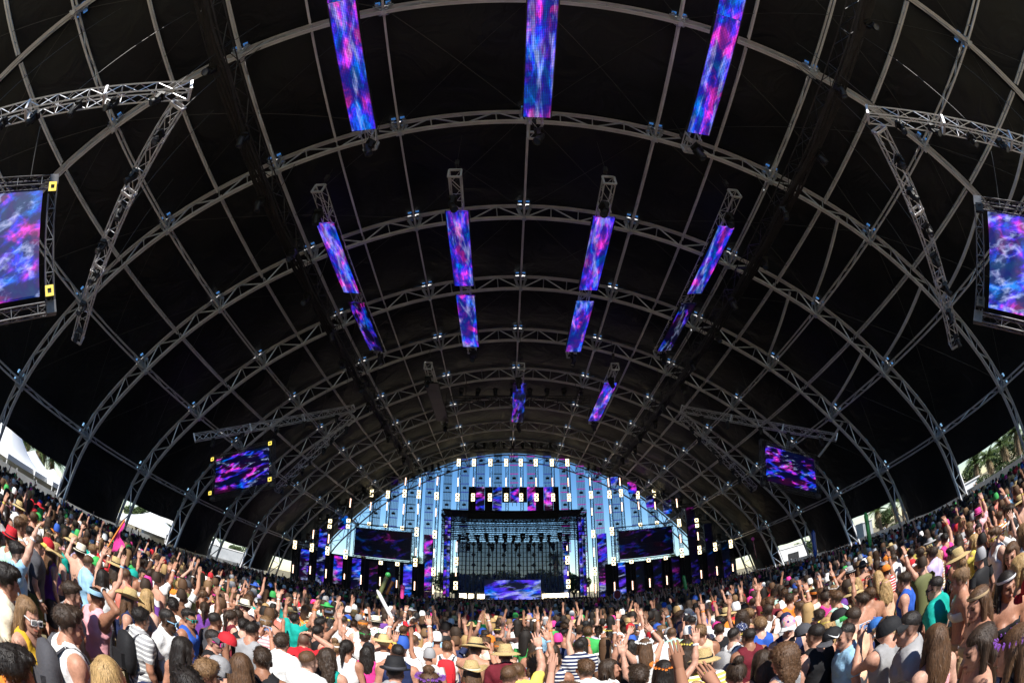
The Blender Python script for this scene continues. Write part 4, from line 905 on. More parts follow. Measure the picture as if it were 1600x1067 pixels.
def hand_part(curl0, spread, pt=False):
    P, O = grid((-.07, -.04, -.04), (.095, .11, .22), .0068); d = cone(P, (0, 0, -.05), (0, 0, .02), .026, .03)
    q = np.abs(P-np.array([0, 0, .05]))-np.array([.033, .006, .036]); bx = np.linalg.norm(np.maximum(q, 0), axis=-1)+np.minimum(q.max(-1), 0)-.012; d = sm(d, bx, .02)
    for i, (x, L) in enumerate(((-.033, .060), (-.011, .074), (.011, .080), (.033, .072))):
        curl = curl0*(.8+.4*((i*7) % 4)/3) if not (pt and i == 3) else .08
        r = np.array([x, 0, .088]); sx = (i-1.5)*spread; d1 = unit([sx, math.sin(curl*.6), math.cos(curl*.6)]); m1 = r+d1*L*.5; d2 = unit([sx, math.sin(curl*1.7), math.cos(curl*1.7)]); e = m1+d2*L*.55
        d = sm(d, cone(P, r, m1, .0098, .009), .006); d = sm(d, cone(P, m1, e, .009, .0076), .003)
    d = sm(d, cone(P, (.03, .004, .022), (.056, .014, .055), .013, .011), .01); d = sm(d, cone(P, (.056, .014, .055), (.064+.01*spread, .022+.02*curl0, .088), .0105, .0085), .004)
    return surface_nets(d, O, .0068)
HANDS = {'open': hand_part(.22, .13), 'point': hand_part(1.75, 0, True), 'relax': hand_part(.55, .04), 'fist': hand_part(1.75, .0)}
ARM = {'down': ((.07, -.03, -.27), (-.01, .10, -.22), 'relax'), 'up': ((.08, .10, .25), (-.03, .07, .24), 'open'), 'wide': ((.19, .05, .19), (.03, .05, .25), 'open'), 'bent': ((.10, .17, -.17), (-.04, .10, .22), 'relax'),
       'head': ((.20, .02, .19), 'HEAD', 'relax'), 'mouth': ((.12, .18, -.12), 'MOUTH', 'relax'), 'phone': ((.06, .20, -.10), 'PHONE', 'relax'), 'fist': ((.06, .12, .24), (-.02, .05, .25), 'fist'), 'wave': ((.22, .06, .02), (-.02, .08, .25), 'relax'), 'point': ((.10, .14, .20), (.03, .06, .25), 'point'), 'lean': ((.13, .16, .20), (-.12, .12, .20), 'open')}
POSES = {'down': ('down', 'down', 'arms down'), 'both': ('up', 'up', 'both arms raised high'), 'right': ('down', 'up', 'one arm raised'), 'wide': ('wide', 'wide', 'both arms spread high'), 'clap': ('bent', 'bent', 'hands at the chest'),
         'phone': ('phone', 'phone', 'hands raised before the face'), 'head': ('down', 'head', 'one hand on the head'), 'fist': ('down', 'fist', 'one fist raised'), 'mouth': ('mouth', 'down', 'one hand at the mouth'), 'heart': ('lean', 'lean', 'arms arched overhead'), 'wave': ('down', 'wave', 'one bent arm waving'), 'mixed': ('bent', 'point', 'one finger pointing up'), 'uneven': ('wave', 'up', 'arms raised at uneven heights')}
HYAW = {'down': 12, 'both': 0, 'right': -8, 'wide': 5, 'clap': -14, 'phone': 0, 'head': 10, 'fist': 4, 'mouth': -10, 'heart': 0, 'wave': -12, 'mixed': 8, 'uneven': -5}
BODY = {}
def make_body(sex, pose):
    la, ra, _ = POSES[pose]; f = sex == 'f'; sw = .158 if f else .182; h = .019
    Hm = headrot(R(HYAW[pose]), R(4 if pose in ('both', 'wide', 'fist') else (-14 if pose == 'phone' else -4)))
    arms = []
    for s, nm in ((-1, la), (1, ra)):
        sh = np.array([s*sw, -.015, 1.405]); up, fo, hd = ARM[nm]; lift = .035 if up[2] > 0 else 0; sh[2] += lift
        el = sh+np.array([s*up[0], up[1], up[2]])
        if fo == 'HEAD': wr = np.array([s*.10, .0, 1.755])
        elif fo == 'MOUTH': wr = np.array([s*.085, .13, 1.50])
        elif fo == 'PHONE': wr = np.array([s*.085, .36, 1.56])
        else: wr = el+np.array([s*fo[0], fo[1], fo[2]])
        arms.append((s, sh, el, wr, hd, nm))
    zt = max(1.62, *(a[3][2] for a in arms), *(a[2][2] for a in arms))+.08; xm = max(abs(a[2][0]) for a in arms)
    xm = max(xm, max(abs(a[3][0]) for a in arms))+.08; ym = max(.24, max(max(a[2][1], a[3][1]) for a in arms)+.07)
    P, O = grid((-max(.28, xm), -.2, -.02), (max(.28, xm), ym, zt), h)
    t = ell(P, (0, -.005, 1.29), (.155 if f else .178, .108 if f else .122, .21)); t = sm(t, ell(P, (0, .0, 1.08), (.125 if f else .15, .095 if f else .108, .2)), .06); t = sm(t, ell(P, (0, -.012, .93), (.172 if f else .165, .125, .14)), .06)
    t = sm(t, cone(P, (-sw+.01, -.015, 1.41), (sw-.01, -.015, 1.41), .056 if f else .064, .056 if f else .064), .05)
    if f:
        for s in (-1, 1): t = sm(t, ell(P, (s*.068, .085, 1.285), (.058, .055, .058)), .03)
    else:
        for s in (-1, 1): t = sm(t, ell(P, (s*.075, .075, 1.33), (.085, .045, .06)), .04)
        for s in (-1, 1): t = sm(t, ell(P, (s*.085, -.085, 1.33), (.07, .04, .09)), .04)
    t = ssub(t, cone(P, (0, -.142, 1.0), (0, -.142, 1.40), .016, .016), .03)
    for s, sh, *_ in arms: t = sm(t, cone(P, (0, -.03, 1.49), sh*np.array([.68, 1, 1])+np.array([0, -.012, .012]), .05, .052), .04)
    t = sm(t, cone(P, (0, -.02, 1.42), (0, -.014, 1.54), .062 if not f else .052, .055 if not f else .048), .04); torso = t
    A = None; U = None; k = .86 if f else 1.0
    for s, sh, el, wr, hd, nm in arms:
        up = cone(P, sh, el, .060*k, .042*k); up = sm(up, ell(P, sh+(el-sh)*.12, (.066*k,)*3), .03); fo = cone(P, el, el+(wr-el)*.35, .042*k, .044*k); fo = sm(fo, cone(P, el+(wr-el)*.35, wr, .044*k, .028*k), .02)
        a = sm(up, fo, .02); A = a if A is None else np.minimum(A, a); u_ = cone(P, sh, sh+(el-sh)*.58, .072*k, .064*k); U = u_ if U is None else np.minimum(U, u_)
    L = None
    for s in (-1, 1):
        l = sm(cone(P, (s*.09, -.01, .90), (s*.10, .01, .50), .09, .058), cone(P, (s*.10, .005, .50), (s*.105, -.03, .09), .06, .04), .03); l = sm(l, cone(P, (s*.10, -.03, .33), (s*.10, -.03, .36), .06, .06), .04); l = sm(l, cone(P, (s*.105, -.04, .05), (s*.125, .13, .035), .042, .034), .03); L = l if L is None else np.minimum(L, l)
    full = sm(sm(torso, A, .035), L, .03); parts = [surface_nets(full, O, h)]
    Vh = (HEAD[0]-PIV)@Hm.T+PIV; T = [np.ones((len(parts[0][0]), 3)), HEAD[2]]; parts.append((Vh, HEAD[1])); wb = []
    for s, sh, el, wr, hd, nm in arms:
        z = unit(wr-el); pref = np.array([0, 1., 0]) if nm not in ('head', 'mouth', 'phone') else unit(np.array([-s, 0, .0])+np.array([0, 0, -.3 if nm == 'head' else 0]))
        if nm == 'down': pref = np.array([-s, .2, 0])
        if nm == 'mouth': z = unit(z+np.array([-s*.6, 0, .6]))
        if nm == 'head': z = unit(np.array([-s, .1, -.1]))
        if nm == 'phone': z = unit(z+np.array([0, .1, .7]))
        y = unit(pref-z*(pref@z)); x = np.cross(y, z); Vv, Fq = HANDS[hd]
        V2 = Vv.copy(); flip = (x[0]*-s) < 0 if nm not in ('down',) else s > 0
        if flip: V2[:, 0] *= -1; Fq = Fq[:, ::-1]
        V2 = wr+(V2*1.02*(.92 if f else 1))@np.stack([x, y, z]); parts.append((V2, Fq)); T.append(np.ones((len(V2), 3))); wb.append((wr-z*.035, z))
    B = {'body': to_mesh('person', parts, M['skin'], np.concatenate(T)), 'H': Hm}
    wrn = .008*np.sin(P[..., 2]*26+P[..., 0]*17+np.sin(P[..., 0]*31)*1.2)*np.cos(P[..., 1]*19)
    tee = sm(torso-.016, U, .03)+wrn; tee = np.maximum(tee, .80-P[..., 2]); tee = ssub(tee, ell(P, (0, .015, 1.545), (.088, .095, .10)), .01)
    fab = torso-.013+wrn; tank = np.maximum(fab, .82-P[..., 2]); tank = ssub(tank, ell(P, (0, .035, 1.535), (.085, .16, .17)), .01)
    for s, sh, *_ in arms: tank = ssub(tank, ell(P, (s*(sw+.052), 0, 1.40), (.088, .2, .16)), .01)
    band = np.maximum(np.maximum(torso-.010, 1.205-P[..., 2]), P[..., 2]-1.315); st = np.maximum(np.maximum(torso-.010, np.abs(np.abs(P[..., 0])-.075)-.012), np.maximum(1.25-P[..., 2], 0)); band = np.minimum(band, st)
    sh_ = sm(torso-.014, L-.026, .03); sh_ = np.maximum(np.maximum(sh_, P[..., 2]-.97), .52-P[..., 2])
    for nm, fd in (('tee', tee), ('tank', tank), ('band', band), ('shorts', sh_)): B[nm] = to_mesh(nm, [surface_nets(fd, O, h)], M['cloth'])
    mb = MB(); c, z = wb[1]; t0 = unit(np.cross(z, (.3, .2, .9))); t1 = np.cross(z, t0); r = .036 if not f else .032
    for j in range(10):
        a0, a1 = 2*math.pi*j/10, 2*math.pi*(j+1)/10; mb.bar(c+(t0*math.cos(a0)+t1*math.sin(a0))*r, c+(t0*math.cos(a1)+t1*math.sin(a1))*r, .006, .022, z, caps=False)
    B['wristband'] = mb.mesh('wristband', M['hat']); B['wr'] = [a[3] for a in arms]; BODY[(sex, pose)] = B
for sx_ in 'mf':
    for ps in POSES: make_body(sx_, ps)
def hairmesh(kind):
    P, O = grid((-.24, -.26, 1.14), (.24, .17, 1.90), .0125); nz = .5*(np.sin(P[..., 0]*95+np.sin(P[..., 2]*60))*np.sin(P[..., 1]*88+P[..., 2]*41)+np.sin(P[..., 0]*170+P[..., 1]*140+P[..., 2]*60)*.5)
    def cap(g, amp, line=1.695, low=1.632):
        tb = np.clip((P[..., 2]-low-.014*nz-.5*P[..., 1])/.085, 0, 1); fr = np.clip((P[..., 2]-line+.35*(P[..., 1]-.045)+.02)/.03, 0, 1); fr = np.where(P[..., 1] > .03, fr, 1)
        tb = tb*fr; return ell(P, (0, -.014, 1.658), (.077, .096, .091))-(g+.006)*tb**.8+.006-amp*nz*tb
    if kind == 'crop': d = cap(.007, .004)
    elif kind == 'short': d = cap(.015, .006); d = sm(d, ell(P, (0, .05, 1.735), (.065, .05, .025))-.006*nz, .02)
    elif kind == 'messy': d = cap(.022, .009, 1.69, 1.612); d = sm(d, ell(P, (.02, .05, 1.745), (.075, .06, .035))-.012*nz, .02)
    elif kind == 'curly':
        nz = .6*np.sin(P[..., 0]*150+np.sin(P[..., 2]*110)*1.5)*np.sin(P[..., 1]*140+1.3)*np.sin(P[..., 2]*135); d = cap(.045, .018, 1.69, 1.40); d = sm(d, ell(P, (0, -.06, 1.53), (.14, .08, .18))-.02*nz, .04)
    else:
        d = cap(.016, .0025, 1.70, 1.60)
        if kind == 'ponytail': d = sm(d, cone(P, (0, -.10, 1.70), (0, -.155, 1.62), .03, .036)-.005*nz, .02); d = sm(d, cone(P, (0, -.155, 1.62), (0, -.13, 1.40), .036, .014)-.006*nz, .02)
        if kind == 'bun': d = sm(d, ell(P, (0, -.065, 1.785), (.05, .05, .045))-.007*nz, .012)
        if kind in ('long', 'wavy'):
            a = .0022 if kind == 'long' else .009; zz = 1.27 if kind == 'long' else 1.33; w_ = .09 if kind == 'long' else .11
            c = ell(P, (0, -.085, 1.47), (w_+.02, .06, .25))-a*nz; c = np.maximum(c, zz-P[..., 2]+.02*np.sin(P[..., 0]*60)); d = sm(d, c, .03)
            for s in (-1, 1): d = sm(d, cone(P, (s*.078, -.02, 1.66), (s*.098, .015, 1.40), .03, .026)-a*nz, .02)
    V, Fq = surface_nets(d, O, .0125); ok = V[:, 2] > 1.2; rs = np.random.default_rng(len(kind)*7+1); N = 900 if kind not in ('crop',) else 500
    ct = V[Fq].mean(1); nr = np.cross(V[Fq[:, 2]]-V[Fq[:, 0]], V[Fq[:, 3]]-V[Fq[:, 1]]); nr /= np.linalg.norm(nr, axis=1)[:, None]+1e-9
    nr *= np.where(((ct-np.array([0, -.03, 1.60]))*nr).sum(1) < 0, -1, 1)[:, None]; pk = rs.choice(len(ct), N); p0 = ct[pk]; n0 = nr[pk]
    lg = kind in ('long', 'wavy', 'ponytail', 'bun'); dirn = np.tile(np.array([0, -.25, -1.0]) if lg else np.array([0, -.55, -.35]), (N, 1))+rs.normal(0, .45 if not lg else .22, (N, 3)); dirn -= n0*(dirn*n0).sum(1)[:, None]*.8; dirn += n0*rs.uniform(.12, .6 if not lg else .35, (N, 1)); dirn /= np.linalg.norm(dirn, axis=1)[:, None]
    ln = rs.uniform(.4, 1, (N, 1))*(.014 if kind == 'crop' else (.034 if not lg else .055)); sd = np.cross(dirn, n0); sd /= np.linalg.norm(sd, axis=1)[:, None]+1e-9; wd = rs.uniform(.0012, .0032, (N, 1))
    sv = np.concatenate([p0-sd*wd-n0*.002, p0+sd*wd-n0*.002, p0+dirn*ln+sd*wd*.2, p0+dirn*ln-sd*wd*.2]); sf = np.stack([np.arange(N), np.arange(N)+N, np.arange(N)+2*N, np.arange(N)+3*N], 1)
    return to_mesh('hair', [(V, Fq), (sv, sf)], M['hair'])
HAIR = {k: hairmesh(k) for k in ('crop', 'short', 'messy', 'curly', 'ponytail', 'bun', 'long', 'wavy')}
def dome(mb, rx, ry, h, z0, n=18, m_=7, yc=-.014, squash=1.0):
    V = []; Fc = []
    for j in range(m_+1):
        t = j/m_*math.pi/2
        for i in range(n): a = 2*math.pi*i/n; V.append((rx*math.cos(a)*math.cos(t)**.8, yc+ry*math.sin(a)*math.cos(t)**.8, z0+h*math.sin(t)))
    for j in range(m_):
        for i in range(n): Fc.append((j*n+i, j*n+(i+1) % n, (j+1)*n+(i+1) % n, (j+1)*n+i))
    mb.add(V, Fc)
def hats():
    H = {}
    mb = MB(); dome(mb, .093, .112, .112, 1.668); mb.lathe([(0.0, .012), (.011, .006), (.013, 0)], 8, (0, -.014, 1.785)); H['cap'] = mb.mesh('cap', M['hat'], True)
    mb = MB(); V = []; Fc = []
    for j in range(6):
        t = j/5
        for i in range(11): a = math.pi*(.14+.72*i/10); rr = .110+.070*t*math.sin((a-math.pi*.14)/.72)**.7; V.append((.96*rr*math.cos(a)*(.9+.05*t), -.014+rr*math.sin(a)*1.04, 1.678-.03*t*abs(math.cos(a))*1.6-.006*t))
    for j in range(5):
        for i in range(10): q = j*11+i; Fc.append((q, q+1, q+12, q+11))
    k = len(V); V += [(x, y, z-.007) for x, y, z in V]; Fc += [tuple(k+q for q in reversed(f)) for f in Fc]; mb.add(V, Fc); H['bill'] = mb.mesh('bill', M['hat'], True)
    def brimhat(rb, crown_h, rc, top, curl, droop):
        mb = MB(); n = 32; V = []; Fc = []; prof = [(rb, 0), (rb*.85, .5), (rb*.7, .8), (rc*1.06, 1), (rc, 1.0), (rc*.98, 1.4), (rc*top, 2), (rc*top*.55, 2.02), (0.004, 1.92)]
        for r, s in prof:
            for i in range(n):
                a = 2*math.pi*i/n; z = (s-1)*droop if s <= 1 else (s-1)*crown_h
                if s < 1: z += curl*abs(math.cos(a))**1.5*(1-s)
                V.append((r*math.cos(a)*.94, -.014+r*math.sin(a)*1.08, 1.69+z))
        for j in range(len(prof)-1):
            for i in range(n): Fc.append((j*n+i, j*n+(i+1) % n, (j+1)*n+(i+1) % n, (j+1)*n+i))
        k = len(V); V += [(x, y, z-.006) for x, y, z in V[:3*n]]; Fc += [(k+j*n+(i+1) % n, k+j*n+i, k+(j+1)*n+i, k+(j+1)*n+(i+1) % n) for j in range(2) for i in range(n)]
        mb.add(V, Fc); return mb
    H['sunhat'] = brimhat(.205, .115, .102, .75, 0, .035).mesh('sun_hat', M['straw'], True); H['cowboy'] = brimhat(.20, .125, .102, .72, .075, .012).mesh('cowboy_hat', M['straw'], True); H['fedora'] = brimhat(.155, .125, .104, .78, .012, .012).mesh('fedora', M['hat'], True)
    def ring(rx, ry, z, hh, name, mt):
        mb = MB(); mb.lathe([(1, -hh), (1.03, 0), (1, hh)], 24); mb.v = [(x*rx, -.014+y*ry, z+zz+.12*(y*ry)) for x, y, zz in mb.v]; return mb.mesh(name, mt, True)
    H['hatband'] = ring(.107, .117, 1.705, .016, 'hat_band', M['hat']); H['headband'] = ring(.0945, .1135, 1.70, .012, 'headband', M['hat']); H['bandana'] = ring(.0925, .1115, 1.70, .026, 'bandana', M['hat'])
    mb = MB()
    for j in range(22):
        a = 2*math.pi*j/22; c = (.098*math.cos(a), -.014+.118*math.sin(a), 1.71+.012*math.sin(a)+rng.uniform(-.01, .01)); r = rng.uniform(.012, .022)
        for q in range(5):
            b_ = q*1.257; mb.add([c, (c[0]+r*math.cos(a)+r*.9*math.cos(b_), c[1]+r*math.sin(a), c[2]+r*math.sin(b_)), (c[0]+r*math.cos(a)+r*.9*math.cos(b_+.9), c[1]+r*math.sin(a)*.9, c[2]+r*math.sin(b_+.9))], [(0, 1, 2)])
    H['flowers'] = mb.mesh('flower_crown', M['hat']); mb = MB(); dome(mb, .099, .119, .125, 1.655, yc=-.016); H['beanie'] = mb.mesh('beanie', M['hat'], True)
    mb = MB()
    for s in (-1, 1): mb.bar((s*.068, .088, 1.632), (s*.082, -.01, 1.634), .005, .010)
    for s in (-1, 1): mb.box((s*.034, .108, 1.645), (.056, .007, .010)); mb.box((s*.064, .102, 1.625), (.008, .009, .044)); mb.box((s*.034, .109, 1.606), (.050, .006, .007)); mb.box((s*.010, .112, 1.625), (.006, .006, .034))
    mb.box((0, .113, 1.640), (.02, .006, .008)); H['shades'] = mb.mesh('sunglasses', M['shade'])
    for s in (-1, 1): mb = MB(); mb.box((s*.036, .107, 1.626), (.046, .004, .034)); H['lens%d' % s] = mb.mesh('lens', M['dark_lens'])
    return H
HAT = hats()
CO = {'white': (.78, .78, .77), 'black': (.015, .015, .017), 'grey': (.32, .32, .33), 'charcoal': (.07, .07, .08), 'navy': (.02, .03, .09), 'royal blue': (.03, .10, .45), 'sky blue': (.30, .52, .72), 'teal': (.01, .36, .30), 'mint': (.42, .68, .55), 'green': (.05, .38, .09), 'olive': (.14, .15, .06),
      'yellow': (.75, .62, .12), 'mustard': (.60, .36, .03), 'orange': (.75, .22, .03), 'peach': (.78, .48, .32), 'coral': (.72, .22, .17), 'red': (.52, .02, .03), 'maroon': (.14, .015, .025), 'pink': (.75, .36, .40), 'hot pink': (.70, .05, .28), 'purple': (.16, .05, .30), 'lavender': (.50, .42, .65), 'tan': (.45, .32, .18), 'cream': (.72, .66, .52), 'straw': (.58, .43, .20), 'blue': (.04, .16, .50)}
HC = {'k': (.016, .012, .010), 'd': (.040, .024, .015), 'b': (.10, .052, .026), 'l': (.20, .115, .055), 'y': (.42, .27, .115), 'g': (.20, .19, .18)}
SK = [(.50, .265, .185), (.56, .33, .245), (.44, .215, .14), (.36, .17, .105), (.29, .135, .08), (.17, .08, .045), (.08, .04, .023), (.46, .23, .15)]
people = []; used = set()
def zone(px, py):
    hx = ('far left', 'left', 'centre left', 'centre', 'centre right', 'right', 'far right')[min(6, max(0, int(px/229)))]
    return hx
def describe(p, px, py, d, row):
    top = {'tee': 't-shirt', 'tank': 'tank top', 'band': 'bandeau top'}.get(p['top'])
    s = 'person in %s%s %s' % ({'stripe': 'striped ', 'floral': 'floral ', 'dots': 'dotted '}.get(p.get('pat'), ''), p['tc'], top) if top else 'bare-chested person'
    hw = {'cap': '%s cap', 'bcap': 'backward %s cap', 'sunhat': 'wide %s sun hat', 'cowboy': '%s cowboy hat', 'fedora': '%s fedora', 'headband': '%s headband', 'bandana': '%s bandana', 'flowers': '%s flower crown', 'beanie': '%s beanie'}.get(p['hat'])
    s += (' and ' if top else ' in ')+hw % p['hc2'] if hw else ''
    if p.get('gl'): s += (', ' if hw else ' and ')+'%s sunglasses' % p['gl']
    s += ', '+POSES[p['pose']][2]
    if len(s.split()) > 15 and p.get('gl'): p['gl'] = None; return describe(p, px, py, d, row)
    if len(s.split()) > 15 and p.get('pat'): p['pat'] = None; return describe(p, px, py, d, row)
    return s
def add_person(x, y, p, scale=1.0, yaw=0.0, mirror_=False, px=0, py=0, label=None):
    B = BODY[(p['sex'], p['pose'])]; o = link('person', B['body'], None, (x, y, 0), yaw); s = scale; o.scale = (-s if mirror_ else s, s, s); o.color = (*p['skin'], 1)
    Hm = Matrix(B['H'].tolist()).to_4x4(); ML = Matrix.Translation(Vector(PIV)) @ Hm @ Matrix.Translation(-Vector(PIV))
    def child(nm, me, c, headed=False, par=None, extra=None):
        q = link(nm, me, par or o); q.color = (*c, 1)
        if headed: q.matrix_local = ML @ (extra or Matrix.Identity(4))
        return q
    if p['hair']: 
        child('hair', HAIR[p['hair']], HC[p['hcol']], True)
    if p['top']:
        q = child({'tee': 't_shirt', 'tank': 'tank_top', 'band': 'bandeau_top'}[p['top']], B[p['top']], CO[p['tc']])
        if p.get('pat'): override(q, M['cloth_'+p['pat']])
    child('shorts', B['shorts'], CO[p['bc']])
    hc = CO.get(p['hc2'], (.5, .5, .5)); hk = p['hat']
    if hk in ('cap', 'bcap'):
        ex = Matrix.Translation((0, -.012, .018)) @ Matrix.Rotation(R(-6), 4, 'X')
        if hk == 'bcap': ex = ex @ Matrix.Translation((0, -.028, 0)) @ Matrix.Rotation(math.pi, 4, 'Z')
        c = child('cap', HAT['cap'], hc, True, extra=ex); q = link('bill', HAT['bill'], c); q.color = (*CO[p.get('bill', p['hc2'])], 1)
        if p.get('hpat'): override(c, M['hat_'+p['hpat']])
        if p.get('logo'): swoosh(c)
    elif hk in ('sunhat', 'cowboy', 'fedora'):
        c = child({'sunhat': 'sun_hat', 'cowboy': 'cowboy_hat', 'fedora': 'fedora'}[hk], HAT[hk], hc, True); q = link('hat_band', HAT['hatband'], c); q.color = (*CO[p.get('band', 'black')], 1)
    elif hk: child({'headband': 'headband', 'bandana': 'bandana', 'flowers': 'flower_crown', 'beanie': 'beanie'}[hk], HAT[hk], hc, True)
    if p.get('gl'):
        g_ = child('sunglasses', HAT['shades'], CO[p['gl']], True); link('lens', HAT['lens-1'], g_); link('lens', HAT['lens1'], g_)
    if p.get('wb'): child('wristband', B['wristband'], CO[p['wb']])
    tag(o, label, 'person', 'festival crowd'); people.append((x, y)); return o
def swoosh(c):
    mb = MB(); n = 14; top = []; bot = []
    for j in range(n+1):
        t = j/n; yy = -.048+.115*t; zt = .030+.050*t**1.6-.032*math.sin(min(1, t*3.2)*math.pi/2)*(1-t); zb = zt-.026*math.sin(math.pi*min(1, t*1.0))**.6*(1-t)**.7
        for l, zz in ((top, zt), (bot, zb)): l.append((-.100*math.sqrt(max(.2, 1-((yy+.014)/.125)**2))*(1-.25*max(0, zz-.03)/.09)-.003, yy, 1.672+zz))
    mb.add(top+bot, [(j, j+1, n+2+j, n+1+j) for j in range(n)]); q = mb.build('printed_mark', M['markwhite'], c)
M['markwhite'] = mat('white_print', (.8, .8, .8), .6)
rg = np.random.default_rng(11)
TOPC = ['white']*13+['black']*6+['grey']*3+['charcoal', 'navy', 'navy', 'royal blue', 'sky blue', 'teal', 'mint', 'green', 'olive', 'yellow', 'orange', 'peach', 'coral', 'red', 'red', 'maroon', 'pink', 'hot pink', 'purple', 'lavender', 'tan', 'cream']
def rand_person():
    f = rg.random() < .42; p = {'sex': 'f' if f else 'm', 'skin': SK[rg.choice(len(SK), p=[.2, .18, .17, .16, .11, .06, .03, .09])]}
    p['hair'] = rg.choice(['long', 'long', 'wavy', 'ponytail', 'bun', 'curly', 'long']) if f else rg.choice(['short', 'short', 'crop', 'messy', 'messy', 'short'])
    p['hcol'] = rg.choice(['k', 'k', 'd', 'd', 'd', 'b', 'b', 'l', 'y' if f else 'b'])
    p['top'] = rg.choice(['tank', 'band', 'band', 'tee', 'tank']) if f else rg.choice(['tee', 'tee', 'tank', 'tank', None, None, None])
    p['tc'] = str(rg.choice(TOPC)); p['bc'] = str(rg.choice(['navy', 'charcoal', 'tan', 'olive', 'black', 'sky blue']))
    u = rg.random(); p['hat'] = None; p['hc2'] = 'white'
    if not f and u < .38: p['hat'] = str(rg.choice(['bcap', 'bcap', 'cap', 'sunhat', 'fedora', 'bandana', 'beanie'])); p['hc2'] = str(rg.choice(['black', 'red', 'white', 'navy', 'royal blue', 'grey', 'green', 'orange', 'hot pink'])) if p['hat'] not in ('sunhat',) else 'straw'
    if f and u < .34: p['hat'] = str(rg.choice(['headband', 'flowers', 'sunhat', 'bandana', 'flowers'])); p['hc2'] = str(rg.choice(['white', 'yellow', 'pink', 'red', 'tan', 'purple'])) if p['hat'] != 'sunhat' else 'straw'
    if p['hat'] == 'fedora' and rg.random() < .5: p['hc2'] = 'cream'
    p['pose'] = str(rg.choice(['down', 'both', 'right', 'wide', 'clap', 'phone', 'head', 'fist', 'mouth', 'heart', 'wave', 'mixed', 'uneven'], p=[.42, .05, .08, .04, .13, .05, .03, .04, .04, .02, .05, .03, .02]))
    p['pat'] = str(rg.choice(['stripe', 'floral', 'dots', 'stripe'])) if rg.random() < .22 else None
    p['gl'] = str(rg.choice(['black', 'black', 'white', 'yellow', 'hot pink', 'orange', 'sky blue'])) if rg.random() < .3 else None
    p['wb'] = str(rg.choice(['white', 'yellow', 'orange', 'sky blue'])) if rg.random() < .6 else None
    if p['hat'] in ('bcap', 'cap', 'beanie', 'sunhat', 'fedora', 'cowboy') and p['hair'] in ('messy', 'bun', 'curly'): p['hair'] = 'short' if not f else 'long'
    return p
